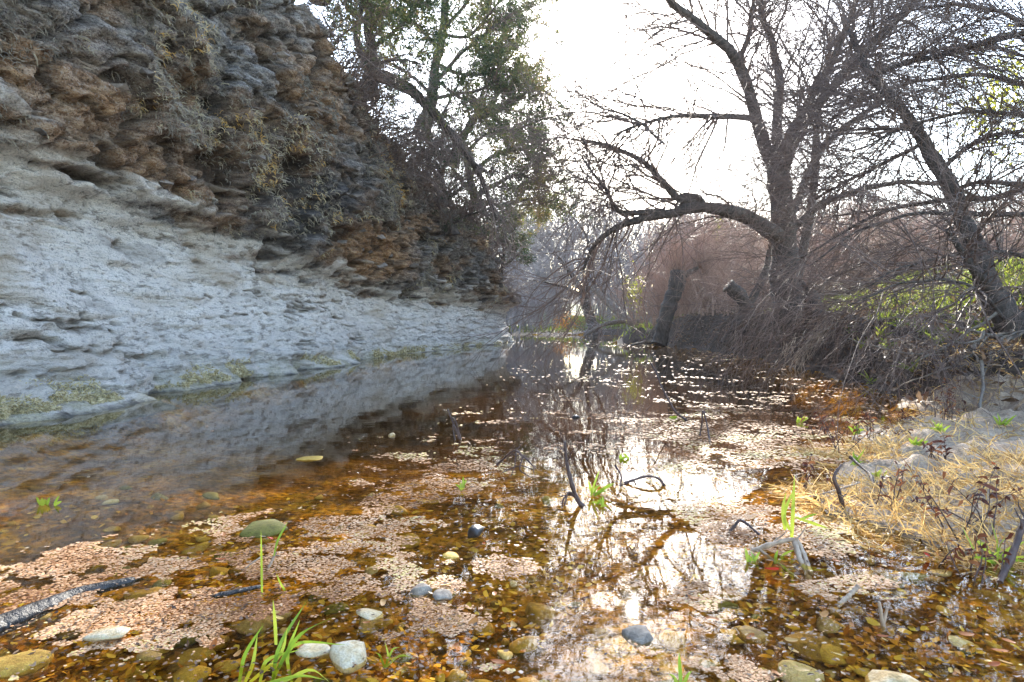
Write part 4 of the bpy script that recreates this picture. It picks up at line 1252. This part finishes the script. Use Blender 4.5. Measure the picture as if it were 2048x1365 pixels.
Pp, _ = grow(o, d, rng.uniform(0.06, 0.22, len(o)), np.ones(len(o)), 5, 0.25, 0.22)
bl.ribbons(Pp, np.array([.0035, .0035, .003, .002, .0007])[None] * rng.uniform(.6, 1.4, len(o))[:, None])
link('dry_grass', bl.mesh('dry_grass'), M['dry'], kind='stuff', label='sparse dry stalks scattered over the silt bar')

# ------------------------------------------------------------------ floating duckweed
def blobs(px, py):
    f = np.zeros_like(px)
    for cx_, cy_, rx, ry, a, w_ in [
        (330, 1240, 420, 75, -0.10, 1.0), (560, 1110, 330, 48, -0.12, .95), (140, 1130, 200, 26, -0.15, .8), (700, 1060, 220, 42, -0.2, .9),
        (900, 960, 170, 60, -0.1, 1.0), (760, 1180, 260, 50, -0.1, .8), (860, 1260, 210, 45, -0.1, .9), (560, 1330, 420, 45, 0, .75), (960, 1120, 130, 40, 0, .8), (1010, 1060, 90, 30, 0, .7),
        (1040, 990, 50, 30, 0, .6), (1040, 880, 80, 20, 0, .4), (1350, 870, 270, 50, 0, .95), (1500, 840, 200, 35, 0, .9), (1520, 910, 260, 40, 0, .8), (1380, 960, 180, 32, 0, .65),
        (1400, 1010, 200, 30, 0, .6), (1600, 1080, 160, 50, 0, .7), (1700, 1165, 260, 32, 0, .8), (1480, 800, 180, 18, 0, .5), (1620, 760, 160, 14, 0, .5), (1230, 690, 170, 6, 0, .9),
        (1120, 686, 70, 5, 0, .9), (1450, 712, 130, 8, 0, .7), (1300, 800, 180, 20, 0, .35), (1150, 672, 150, 3, 0, .9), (1400, 1330, 130, 40, 0, .3), (1750, 800, 140, 22, 0, .55), (1500, 1180, 300, 60, 0, .35), (1350, 760, 260, 40, 0, .33)]:
        c_, s_ = math.cos(a), math.sin(a)
        u_ = (px - cx_) * c_ + (py - cy_) * s_; v_ = -(px - cx_) * s_ + (py - cy_) * c_
        f = np.maximum(f, w_ * np.exp(-((u_ / rx) ** 2 + (v_ / ry) ** 2) * 0.8))
    return f


K = 340000
px = rng.uniform(-120, 2150, K); py = 672 + (1420 - 672) * rng.random(K) ** 0.85
b_ = (682.5 - py) / F; dz = -sp_ + b_ * cp; dy = cp + b_ * sp_
t_ = -CAM_H / dz
wx_ = (px - 1024) / F * t_; wy_ = dy * t_
f = blobs(px, py)
# streaks lie along the current in the real water surface
n_a = fbm(wx_ * 1.3 + 0.5 * wy_, wy_ * 1.5, np.zeros(K) + 5, 3)
n_b = fbm(wx_ * 4.2, wy_ * 4.8, np.zeros(K) + 9, 4)
n_c = fbm(wx_ * 15, wy_ * 15, np.zeros(K) + 2, 3)
thr = 0.542 - 0.20 * (f - 0.5)
keep = ((n_a * 0.34 + n_b * 0.38 + n_c * 0.28) > thr) & (f > 0.06)
keep |= (rng.random(K) < 0.006 * (f > 0.03)) | (rng.random(K) < 0.0005)
zz, dsh = height(wx_[keep], wy_[keep])
wx_, wy_ = wx_[keep][dsh < -0.01], wy_[keep][dsh < -0.01]
K = min(len(wx_), 110000)
wx_, wy_ = wx_[:K], wy_[:K]
dist = np.hypot(wx_, wy_)
r = np.clip(0.0018 * dist, 0.004, 0.05) * rng.uniform(0.6, 1.45, K)
ns = 6
ang = np.arange(ns)[None, :] * 2 * math.pi / ns + rng.uniform(0, 6.28, K)[:, None]
rad = r[:, None] * rng.uniform(0.65, 1.15, (K, ns))
tilt = rng.normal(size=(K, 2)) * 0.06
vx = np.cos(ang) * rad; vy = np.sin(ang) * rad * np.clip(1.0 + 0.0 * dist, 1, 1)[:, None]
lift = 0.003 + 0.004 * rng.random(K)
vz = lift[:, None] + np.clip(tilt[:, :1] * vx + tilt[:, 1:] * vy, -0.003, 0.02)
ring = np.stack([wx_[:, None] + vx, wy_[:, None] + vy, vz], -1)
ctr = np.stack([wx_, wy_, lift + 0.12 * np.minimum(r, 0.012)], -1)
Vd = np.concatenate([ring.reshape(-1, 3), ctr])
ri = np.arange(K * ns).reshape(K, ns); cc = K * ns + np.arange(K)
tris = np.stack([ri, np.roll(ri, -1, 1), np.repeat(cc[:, None], ns, 1)], -1).reshape(-1, 3)
tn = np.clip((fbm(wx_ * 2.6, wy_ * 2.6, np.zeros(K), 4) - 0.5) * 2.2 + 0.1 + rng.random(K) * 0.8, 0, 1)
link('duckweed', mesh_np('duckweed', Vd, [tris], attrs={'tint': np.concatenate([np.repeat(tn, ns), tn])}), M['duckweed'], kind='stuff',
     label='pinkish tan duckweed floating in drifts on the creek')

# brown scraps of leaf and bark between the duckweed
K = 9000
px = rng.uniform(-100, 2150, K); py = 700 + 690 * rng.random(K) ** 0.8
f = np.maximum(blobs(px, py), np.exp(-(((px - 1720) / 420) ** 2 + ((py - 1200) / 150) ** 2)))
k_ = rng.random(K) < f * 0.8
q = np.array([W(a, b) for a, b in zip(px[k_], py[k_])])
zz, dsh = height(q[:, 0], q[:, 1]); q = q[dsh < 0.0]
q[:, 2] = 0.009
d = rng.normal(size=q.shape); d[:, 2] = rng.uniform(-0.02, 0.12, len(q))
Pp, _ = grow(q, d, rng.uniform(0.008, 0.032, len(q)) * np.clip(q[:, 1] / 3, 0.7, 2), np.ones(len(q)), 3, 0.25, 0.0)
Pp[..., 2] = np.maximum(Pp[..., 2], 0.006)
link('floating_scraps', Blades().ribbons(Pp, (np.array([.002, .005, .001])[None] * rng.uniform(.4, 1.6, len(q))[:, None]), side=np.array([[[0, 0, 1.0]]]) + rng.normal(size=(len(q), 1, 3)) * .15).mesh('floating_scraps'),
     M['litter'], kind='stuff', label='brown scraps of leaves and bark floating among the duckweed')

K = 7000
px = rng.uniform(0, 2150, K); py = 930 + 470 * rng.random(K) ** 0.8
q = np.array([W(a, b, -0.1) for a, b in zip(px, py)])
zz, dsh = height(q[:, 0], q[:, 1])
k_ = (dsh < -0.05) & (patchf(q[:, 0], q[:, 1], 1.7, 23) > 0.46)
q = q[k_]; q[:, 2] = zz[k_] + 0.012
d = rng.normal(size=q.shape); d[:, 2] = rng.uniform(-0.02, 0.25, len(q))
Pp, _ = grow(q, d, rng.uniform(0.02, 0.055, len(q)), np.ones(len(q)), 4, 0.2, 0.0)
link('sunken_leaves', Blades().ribbons(Pp, (np.array([.003, .010, .009, .001])[None] * rng.uniform(.5, 1.5, len(q))[:, None]), side=np.array([[[0, 0, 1.0]]]) + rng.normal(size=(len(q), 1, 3)) * .3).mesh('sunken_leaves'),
     M['sunken'], kind='stuff', label='orange and ochre leaves sunken on the creek bed')

# ------------------------------------------------------------------ stones
sm3 = [stone_mesh('stone', 3 + k, 3, 0.55, 0.35) for k in range(4)]
sm2 = [stone_mesh('stone', 11 + k, 2, 0.5, 0.35) for k in range(7)]


def stone_at(px, py, wpx, hpx, mat, label, group=None, sink=0.45, me=None, lift=0.0, name='stone', rz=None):
    q = W(px, py)
    Yd = q[1]
    s = wpx / 2 / F * Yd
    hz = hpx * 0.6 / F * Yd
    src = (me or sm3[int(rng.integers(0, 4))]).copy(); src.materials.clear()
    o = link(name, src, mat, None, (float(q[0]), float(q[1] + s * 0.3), float(lift + hz * (0.32 - sink))), label, 'stone', group)
    zr = max(v.co.z for v in src.vertices)
    o.scale = (s, s * 0.85, hz / zr * 0.62)
    o.rotation_euler = (rng.uniform(-.1, .1), rng.uniform(-.1, .1), rng.uniform(0, 6.28) if rz is None else rz)
    return o


stone_at(950, 1075, 52, 48, M['stone_dark'], 'dark wet stone standing out of the water in the middle of the creek', None, 0.15)
stone_at(840, 1188, 52, 34, M['stone_grey'], 'grey stone with white top among the duckweed, beside a second one', None, 0.2)
stone_at(885, 1200, 66, 34, M['stone_grey'], 'flat grey stone dusted with duckweed, right beside the rounder grey one', None, 0.2)
stone_at(208, 1284, 104, 40, M['stone_white'], 'pale yellowish white stone lying in duckweed below the black log', None, 0.1, rz=0.2)
stone_at(25, 1330, 150, 40, M['stone_amber'], 'large flat mustard yellow stone at the lower left corner', None, 0.5)
stone_at(700, 1325, 105, 46, M['stone_white'], 'layered whitish stone with orange edge beside the green grass tuft', None, 0.15)
stone_at(630, 1306, 80, 20, M['stone_white'], 'thin pale slab leaning against the layered whitish stone', None, 0.1)
stone_at(735, 1232, 64, 18, M['stone_white'], 'low white stone partly covered by duckweed above the layered stone', None, 0.3)
stone_at(515, 1062, 130, 28, M['stone_moss'], 'broad mossy olive stone just breaking the water surface', None, 0.3)
stone_at(618, 920, 75, 9, M['stone_amber'], 'flat ochre stone awash far from the shore on open brown water', None, 0.4)
stone_at(782, 872, 16, 12, M['stone_white'], 'small round white stone standing alone in open water', None, 0.2)
stone_at(1152, 836, 20, 13, M['stone_dark'], 'small dark round stone at the top of the sky reflection', None, 0.15)
stone_at(1285, 1280, 82, 34, M['stone_grey'], 'grey domed stone just below the bright sun reflection', None, 0.25)
stone_at(1800, 1376, 110, 44, M['stone_white'], 'rounded whitish stone with brown side at the bottom edge', None, 0.25)
stone_at(900, 1112, 50, 14, M['stone_amber'], 'yellow stone below the dark wet stone', None, 0.5)
stone_at(1500, 1268, 80, 20, M['stone_amber'], 'pale ochre stone under clear water near the twiggy shore', None, 0.7)
stone_at(300, 1195 + 120, 60, 18, M['stone_amber'], 'small ochre stone wedged between duckweed mats', None, 0.4)
# stones on the bed
n_st = 0
labels_bed = 'algae coated ochre stone on the bed under clear shallow water'
while n_st < 230:
    if rng.random() < 0.72:
        px_ = rng.uniform(250, 2048); py_ = rng.uniform(1120, 1420)
    else:
        px_ = rng.uniform(0, 1100); py_ = rng.uniform(930, 1200)
    q = W(px_, py_, -0.12)
    z, d = height(np.array([q[0]]), np.array([q[1]]))
    if d[0] > -0.12: continue
    me = sm2[int(rng.integers(0, 7))]
    which = rng.random()
    mt = M['stone_amber'] if which < 0.68 else (M['stone_moss'] if which < 0.85 else M['stone_white'])
    mm = me.copy() if False else me
    o = bpy.data.objects.new('stone', mm); COL.objects.link(o)
    if not mm.materials: mm.materials.append(M['stone_amber'])
    if mt is not M['stone_amber']:
        o.material_slots[0].link = 'OBJECT'; o.material_slots[0].material = mt
    s = rng.uniform(0.02, 0.055) * (0.75 + q[1] / 8) * (1.7 if rng.random() < 0.15 else 1)
    zz_ = min(float(z[0]) + s * 0.2, -0.005 - s * 0.5)
    o.location = (float(q[0]), float(q[1]), zz_)
    o.scale = (s * rng.uniform(.9, 1.5), s, s * rng.uniform(.6, 1.0))
    o.rotation_euler = (rng.uniform(-.25, .25), rng.uniform(-.25, .25), rng.uniform(0, 6.28))
    o['label'] = {'stone_amber': labels_bed, 'stone_moss': 'olive mossy stone on the bed under clear shallow water', 'stone_white': 'pale whitish stone on the bed under clear shallow water'}[mt.name]
    o['category'] = 'stone'; o['group'] = 'stones on the creek bed'
    n_st += 1

# ------------------------------------------------------------------ logs, sticks
def stick(name, label, pts, w0, w1, mat, twigs=0, cat='stick', side=(), rough=0.13, sides=7):
    """pts: (px, py, Y)."""
    bp, br = limb(pts, w0, w1, 22, 0.015)
    if rough: br = br * (1 + rng.normal(size=22) * rough)
    base = bp[0].copy()
    root = empty(name, base, label, cat)
    link('stem', Tubes().batch(bp[None], br[None], sides, cap=True).mesh('stem', base), mat, root)
    for s_ in side:
        sp2, sr2 = limb(s_[0], s_[1], s_[2], 14, 0.02)
        link('side_twig', Tubes().batch(sp2[None], sr2[None], 5, cap=True).mesh('side_twig', base), mat, root)
    for k in range(twigs):
        o, d, rr, _ = sprout(bp[None], br[None], 1, 0.2, 0.95, (0.5, 1.2))
        Pp, R = grow(o, d, np.array([np.linalg.norm(bp[-1] - bp[0]) * rng.uniform(.2, .45)]), rr * 0.6, 7, 0.25, 0.03)
        link('side_twig', Tubes().batch(Pp, R, 4).mesh('side_twig', base), mat, root)
    return root


stick('stick', 'tall crooked dark stick rising from the bright sky reflection', [(1172, 1018, 3.66), (1155, 1000, 3.66), (1140, 955, 3.66), (1133, 920, 3.67), (1129, 882, 3.68)], 12, 4.5, M['stick'], 5,
      side=[([(1158, 1003, 3.66), (1138, 985, 3.62), (1128, 1012, 3.6)], 6, 3), ([(1140, 985, 3.66), (1126, 1000, 3.7), (1124, 1018, 3.7)], 5, 3)])
stick('stick', 'small upright dark twig bundle beside the pale drift in brown water', [(920, 880, 5.72), (908, 850, 5.72), (895, 818, 5.72)], 6, 3, M['stick'], 2,
      side=[([(922, 880, 5.72), (912, 845, 5.7), (905, 835, 5.7)], 4, 2), ([(910, 882, 5.7), (905, 850, 5.75)], 4, 2)])
stick('stick', 'arched twig with hanging lattice of twiglets left of the tall crooked stick', [(994, 930, 4.55), (1012, 914, 4.5), (1030, 902, 4.45), (1052, 918, 4.4), (1072, 938, 4.4)], 5, 3, M['stick'], 4,
      side=[([(1032, 904, 4.45), (1030, 930, 4.4), (1022, 952, 4.35)], 3, 2), ([(1045, 915, 4.4), (1040, 940, 4.35), (1062, 955, 4.3)], 3, 2), ([(1005, 945, 4.4), (1040, 932, 4.4), (1066, 940, 4.4)], 3, 2)])
stick('stick', 'long thin curved stick slanting out of the far white drift', [(1374, 842, 6.8), (1350, 822, 6.8), (1326, 780, 6.9), (1312, 745, 7.0), (1299, 722, 7.1)], 5, 2.5, M['stick'], 0)
stick('stick', 'narrow pointed pair of twigs standing in the white drift', [(1400, 872, 5.85), (1404, 845, 5.85), (1406, 822, 5.85), (1414, 850, 5.8), (1420, 888, 5.55)], 4, 3, M['stick'], 3)
stick('stick', 'low arched stick on the water above the sun reflection', [(1238, 972, 4.15), (1268, 960, 4.15), (1295, 953, 4.15), (1318, 958, 4.12), (1328, 972, 4.1)], 7, 5, M['stick'], 1,
      side=[([(1230, 930, 4.2), (1242, 955, 4.15), (1236, 990, 4.05)], 4, 2)])
stick('stick', 'bent dark twig forming a peak near the green shoots', [(1455, 1070, 3.2), (1470, 1052, 3.2), (1482, 1041, 3.2), (1510, 1062, 3.15), (1534, 1085, 3.1)], 7, 4, M['stick'], 1)
stick('stick', 'thick brown sunlit branch propped across the near water', [(1490, 1108, 2.95), (1540, 1090, 2.92), (1588, 1080, 2.9), (1606, 1105, 2.85), (1622, 1150, 2.7)], 9, 10, M['stick_pale'], 2,
      side=[([(1588, 1080, 2.9), (1600, 1120, 2.8), (1615, 1145, 2.75), (1618, 1160, 2.68)], 11, 14), ([(1520, 1100, 2.9), (1560, 1130, 2.85), (1600, 1160, 2.75)], 6, 3)])
stick('stick', 'short pale stick lying half in the water below the propped branch', [(1676, 1212, 2.38), (1698, 1192, 2.4), (1716, 1173, 2.42)], 9, 10, M['stick_pale'], 0)
stick('stick', 'forked short pale stump of a twig at the lower shore', [(1768, 1262, 2.2), (1762, 1225, 2.2), (1758, 1204, 2.2)], 9, 6, M['stick_pale'], 0, side=[([(1766, 1250, 2.2), (1775, 1215, 2.2)], 8, 6)])
stick('stick', 'thick reddish stem slanting up at the edge beside the dry grass', [(2000, 1165, 2.55), (2022, 1115, 2.6), (2046, 1050, 2.65), (2060, 1010, 2.7)], 14, 12, M['stick'], 2)
stick('stick', 'dark forked stem rising through the dry grass', [(1690, 1030, 3.5), (1678, 985, 3.5), (1668, 955, 3.5), (1682, 930, 3.52)], 10, 5, M['stick'], 2)
stick('stick', 'long dark stem curving down into the matted dry grass', [(1700, 915, 4.4), (1740, 950, 4.1), (1752, 990, 3.8), (1780, 1030, 3.6), (1820, 1050, 3.4)], 6, 6, M['stick'], 2)
stick('stick', 'sunlit twig resting level on the edge of the dry grass', [(1590, 1000, 3.8), (1660, 985, 3.75), (1720, 965, 3.75)], 5, 4, M['stick_pale'], 1)
stick('vine', 'pale looping vine hanging down beside the leaning tree roots', [(1962, 722, 7.2), (1968, 770, 7.0), (1960, 820, 6.7), (1990, 850, 6.5), (2048, 880, 6.2)], 7, 4, M['bark_pale'], 2, 'vine')
stick('vine', 'pale dry stem arching from the bank over the silt bar', [(1975, 825, 6.6), (2010, 835, 6.5), (2048, 800, 6.3), (2080, 770, 6.2)], 6, 5, M['stick_pale'], 1, 'vine')
stick('fallen_branch', 'bare fallen branch lying on the bank below the leaning tree', [(1880, 790, 8.4), (1940, 768, 8.2), (2000, 752, 8.0), (2060, 720, 7.8)], 8, 12, M['bark_pale'], 3, 'branch')
stick('fallen_branch', 'fallen branch lying in the water at the foot of the willow stump', [(1262, 690, 27.5), (1290, 686, 27.6), (1320, 684, 27.8)], 4, 9, M['bark'], 2, 'branch')
stick('stick', 'white dry stalk poking up beside the lone grass blades', [(531, 1148, 2.7), (543, 1125, 2.72), (552, 1104, 2.74)], 4, 7, M['stick_pale'], 0)
stick('stick', 'dry bent stalk lying on duckweed by the lone grass blades', [(472, 1152, 2.7), (500, 1130, 2.72), (525, 1112, 2.74)], 3, 3, M['stick_pale'], 0)

# the black log
def log(name, label, pts, w0, w1, mat, n=60, sides=14, rough=0.16):
    pw = np.array([P(*q) for q in pts]); c = catmull(pw, n)
    r0 = w0 / 2 / F * pts[0][2]; r1 = w1 / 2 / F * pts[-1][2]
    base = c[0].copy()
    T = nrm(np.gradient(c, axis=0)); up = np.array([0, 0, 1.0]); A = nrm(np.cross(T, up)); B = np.cross(A, T)
    a = np.arange(sides) * 2 * math.pi / sides
    tt = np.linspace(0, 1, n)[:, None]
    rr = (r0 * (1 - tt) + r1 * tt) * (1 + rough * 2.4 * (fbm(tt * 9 + 0 * a[None], np.cos(a)[None] * 1.5 + 0 * tt, np.sin(a)[None] * 1.5 + 0 * tt, 3) - 0.5)
                                      + rough * 2 * (fbm(tt * 3 + 0 * a[None], np.cos(a)[None] * 4 + 0 * tt, np.sin(a)[None] * 4 + 0 * tt, 3) - 0.5))
    end = np.clip(np.minimum(tt, 1 - tt) * 14, 0.25, 1)
    V = c[:, None] + (A[:, None] * np.cos(a)[None, :, None] + B[:, None] * np.sin(a)[None, :, None] * 0.7) * (rr * end)[..., None]
    idx_ = np.arange(n * sides).reshape(n, sides)
    q = np.stack([idx_[:-1], np.roll(idx_[:-1], -1, 1), np.roll(idx_[1:], -1, 1), idx_[1:]], -1).reshape(-1, 4)
    return link(name, mesh_np(name, V.reshape(-1, 3) - base, [q, idx_[0][None, ::-1], idx_[-1][None]]), mat, None, tuple(base), label, 'log')


log('log', 'black wet log half afloat in the duckweed', [(-60, 1275, 2.12), (60, 1225, 2.3), (150, 1190, 2.46), (230, 1170, 2.55), (288, 1158, 2.63)], 62, 20, M['log_wet'])
log('log', 'small black waterlogged piece of wood in the duckweed', [(415, 1196, 2.44), (470, 1184, 2.48), (528, 1172, 2.54)], 17, 10, M['log_wet'], 30, 10)

# ------------------------------------------------------------------ green shoots
def shoot(label, tips, mat=None, name='grass_shoot', w=6):
    """tips: list of blade paths in picture points with distance"""
    mat = mat or M['shoot']
    base = P(*tips[0][0])
    root = empty(name, base, label, 'grass')
    for t_ in tips:
        c = catmull(np.array([P(*q) for q in t_]), 9)
        wd = w / 2 / F * t_[0][2] * np.interp(np.linspace(0, 1, 9), [0, .3, .7, 1], [.75, 1, .8, .05])
        b = Blades().ribbons(c[None], wd[None], side=np.array([[[0.1, 1.0, 0.25]]]))
        link('blade', b.mesh('blade', base), mat, root)
    return root


shoot('upright green shoot standing beside the dry grass at the water edge',
      [[(1583, 1085, 3.08), (1586, 1020, 3.08), (1589, 950, 3.08)], [(1580, 1060, 3.1), (1568, 1030, 3.12), (1590, 975, 3.15)], [(1570, 1060, 3.1), (1566, 1020, 3.1), (1572, 985, 3.1)],
       [(1590, 1035, 3.08), (1620, 1045, 3.0), (1658, 1058, 2.95)], [(1600, 1040, 3.1), (1620, 1032, 3.15), (1635, 1028, 3.2)]], w=8)
shoot('pair of thin green blades standing alone in the duckweed', [[(524, 1195, 2.46), (523, 1120, 2.46), (522, 1062, 2.46)], [(548, 1112, 2.5), (556, 1080, 2.55), (576, 1044, 2.6)], [(572, 1185, 2.5), (560, 1165, 2.5), (553, 1148, 2.5)]], w=5)
Yt = 1.95
shoot('tuft of long yellow green grass blades at the bottom edge of the creek',
      [[(478, 1370, Yt), (490, 1310, Yt), (525, 1252, Yt)], [(545, 1365, Yt), (560, 1290, Yt), (612, 1205, Yt + .1)], [(555, 1340, Yt), (600, 1270, Yt), (690, 1225, Yt + .2)],
       [(552, 1290, Yt), (550, 1245, Yt), (546, 1200, Yt)], [(540, 1370, Yt), (590, 1290, Yt), (690, 1290, Yt - .1)], [(500, 1365, Yt), (560, 1310, Yt), (575, 1255, Yt)],
       [(560, 1368, Yt - .1), (620, 1340, Yt - .1), (660, 1365, Yt - .2)], [(530, 1368, Yt - .1), (600, 1352, Yt - .15), (650, 1360, Yt - .2)], [(520, 1365, Yt), (535, 1320, Yt), (600, 1300, Yt)], [(490, 1365, Yt), (505, 1330, Yt), (515, 1270, Yt)], [(585, 1372, Yt), (575, 1310, Yt), (600, 1240, Yt)]], w=8)
shoot('small green grass tuft beside the layered whitish stone', [[(772, 1335, 2.0), (776, 1310, 2.0), (770, 1285, 2.0)], [(772, 1335, 2.0), (800, 1312, 2.0), (832, 1318, 2.0)], [(770, 1335, 2.0), (785, 1300, 2.0), (800, 1295, 2.0)], [(770, 1338, 2.0), (760, 1312, 2.0), (750, 1305, 2.0)]], w=5)
shoot('lone green sprout at the bottom below the sun reflection', [[(1362, 1372, 1.85), (1360, 1340, 1.86), (1358, 1305, 1.86)], [(1366, 1372, 1.85), (1376, 1350, 1.86), (1384, 1342, 1.86)], [(1358, 1372, 1.85), (1345, 1352, 1.86), (1338, 1350, 1.86)]], w=8)
shoot('short green sprout among the propped twigs', [[(1556, 1125, 2.85), (1570, 1108, 2.86), (1590, 1100, 2.86)], [(1550, 1128, 2.85), (1552, 1112, 2.85), (1556, 1100, 2.85)], [(1555, 1126, 2.85), (1568, 1135, 2.8), (1575, 1145, 2.78)]], w=7)
gs = 'tiny yellow green water plants'
for lab, px, py, n, H_, in [
    ('tiny yellow green plant alone in brown water near the cliff reflection', 97, 1010, 7, 0.06), ('bright seedling at the foot of the tall crooked stick', 1188, 990, 8, 0.16),
    ('small bright leaf cluster at the end of the long thin curved stick', 1345, 838, 6, 0.07), ('little green leaf standing in the white drift', 1240, 918, 3, 0.07),
    ('low green plant by the leaf stalks in the far right drift', 1600, 845, 7, 0.09), ('tall yellow green sprig in front of the dry grass', 1716, 930, 8, 0.16), ('green leaf pair beside the tall yellow green sprig', 1752, 952, 5, 0.13),
    ('low green clump at the inner edge of the silt bar', 1880, 868, 12, 0.13), ('second low green clump by the withered stems', 1712, 868, 10, 0.10), ('round green clump on the silt bar below the vine', 2000, 868, 10, 0.12),
    ('green clump under the leaning tree beside the vine', 1985, 815, 14, 0.2), ('yellow rosette lying on the silt bar', 1835, 900, 12, 0.07), ('floating green blades near the middle of the drift', 920, 980, 6, 0.08), ('bright flat sprout lying on the sky reflection', 1200, 1010, 6, 0.07), ('single green seedling by the twig peak', 1505, 1125, 6, 0.06)]:
    q = W(px, py); q[2] = max(zat(q[0], q[1]), 0.0)
    if q[2] > 0: q = W(px, py, q[2]); q[2] = max(zat(q[0], q[1]), 0)
    sprig('water_plant', lab, 'plant', q, n, H_, 0.004 + 0.0012 * q[1], M['shoot'], 0.7, 0.15, gs, 5)

# withered smartweed stems with drooping brown leaves
gw = 'withered stems along the right shore'
for lab, px, py, n, H_ in [
    ('withered dark red stems with curled leaves standing out of the drift', 1680, 905, 6, 0.45), ('bushy withered brown plant at the corner of the bank', 1895, 850, 12, 0.5), ('low withered stems between the drift and the silt bar', 1730, 880, 7, 0.28),
    ('withered stalk with orange leaves near the pale shore', 1640, 870, 4, 0.25), ('dark withered plant on the slope foot', 1950, 810, 9, 0.4), ('brown stem leaning in the dry grass', 1760, 1000, 3, 0.3), ('brittle brown stems in front of the silt bar', 1880, 940, 5, 0.25),
    ('withered brown stems at the near shore in front of the dry grass', 1940, 1150, 6, 0.22), ('pair of dead stems behind the green shoot', 1620, 985, 3, 0.22), ('withered stems on the bank above the silt bar', 2010, 790, 8, 0.4), ('thin withered plant at the edge of the drift', 1800, 850, 5, 0.25)]:
    q = W(px, py); zq = max(zat(q[0], q[1]), 0.0)
    q = W(px, py, zq); q[2] = max(zat(q[0], q[1]), -0.02)
    root = empty('withered_weed', q, lab, 'weed', gw)
    d = rng.normal(size=(n, 3)) * 0.35; d[:, 2] = 1
    Pp, R = grow(rng.normal(size=(n, 3)) * np.array([.06, .06, 0]), d, rng.uniform(.6, 1, n) * H_, np.full(n, 0.0045), 8, 0.16, 0.03)
    for k in range(n):
        link('stem', Tubes().batch(Pp[k:k + 1], R[k:k + 1], 4).mesh('stem'), M['stick'], root)
    nl = n * 9
    o, d, rr, k = sprout(Pp, R, nl, 0.3, 1, (0.6, 1.4))
    P2, _ = grow(o, d, rng.uniform(0.03, 0.07, nl), np.ones(nl), 4, 0.4, 0.6)
    link('leaves', Blades().ribbons(P2, np.array([.002, .006, .006, .001])[None] * rng.uniform(.6, 1.4, nl)[:, None]).mesh('leaves'), M['weed_brown'], root, kind='stuff')


# ------------------------------------------------------------------ fallen leaves on the water
def leaf_mesh(seed):
    R = np.random.default_rng(seed)
    n = 7
    t = np.linspace(-1, 1, n)
    wd = 0.42 * np.sqrt(np.clip(1 - t * t, 0, 1)) * (1 - 0.25 * t) + 0.01
    cz = 0.18 * t * t * R.uniform(.3, 1)
    V = np.concatenate([np.stack([t, -wd, cz + 0.10], -1), np.stack([t, 0 * t, cz], -1), np.stack([t, wd, cz + 0.10], -1)])
    i = np.arange(n - 1)
    q = np.concatenate([np.stack([i, i + 1, i + 1 + n, i + n], -1), np.stack([i + n, i + n + 1, i + 1 + 2 * n, i + 2 * n], -1)])
    me = mesh_np('fallen_leaf', V, [q]); me.materials.append(M['fallen']); return me


lms = [leaf_mesh(k) for k in range(4)]
n_lf = 0
while n_lf < 90:
    c_ = rng.random()
    if c_ < 0.45: px_, py_ = rng.uniform(1380, 2040), rng.uniform(1100, 1350)
    elif c_ < 0.75: px_, py_ = rng.uniform(420, 1050), rng.uniform(1020, 1360)
    else: px_, py_ = rng.uniform(1500, 1980), rng.uniform(830, 1100)
    q = W(px_, py_, 0.012)
    hz_ = max(zat(q[0], q[1]), 0.0)
    o = bpy.data.objects.new('fallen_leaf', lms[n_lf % 4]); COL.objects.link(o)
    o.location = (float(q[0]), float(q[1]), hz_ + 0.008)
    s = rng.uniform(0.012, 0.028); o.scale = (s, s, s)
    o.rotation_euler = (rng.normal() * .2, rng.normal() * .2, rng.uniform(0, 6.28))
    o['label'] = 'small brown fallen leaf lying on the water or shore'; o['category'] = 'leaf'; o['group'] = 'brown leaves fallen on the shallows'
    n_lf += 1
for lab, px_, py_, s in [('bright red leaf caught in the propped twigs', 1543, 1140, 0.035), ('orange red leaf at the foot of the dry grass', 1852, 1110, 0.032), ('dark red leaf beside the lone grass blades', 540, 1078, 0.03), ('orange curled leaf on a twig in the dry grass', 1985, 978, 0.03)]:
    q = W(px_, py_, 0.02); hz_ = max(zat(q[0], q[1]), 0)
    o = link('fallen_leaf', lms[0].copy(), None, None, (float(q[0]), float(q[1]), hz_ + 0.02), lab, 'leaf')
    o.data.materials.clear(); o.data.materials.append(M['red_leaf'])
    o.scale = (s, s, s); o.rotation_euler = (0.5, 0.3, rng.uniform(0, 6))

# ------------------------------------------------------------------ haze
if HAZE > 0:
    import bmesh
    bm = bmesh.new(); bmesh.ops.create_cube(bm, size=1)
    me = bpy.data.meshes.new('haze'); bm.to_mesh(me); bm.free()
    m, nt, out = mat_new('haze')
    v = nt.nodes.new('ShaderNodeVolumePrincipled')
    v.inputs['Color'].default_value = (1.0, 0.97, 0.93, 1)
    v.inputs['Density'].default_value = HAZE
    v.inputs['Anisotropy'].default_value = 0.2
    nt.links.new(v.outputs[0], out.inputs['Volume'])
    o = link('haze', me, m, kind='stuff')
    o.scale = (2 * 312, 2 * 312, 24)
    o.location = (0, 0, 10.4)
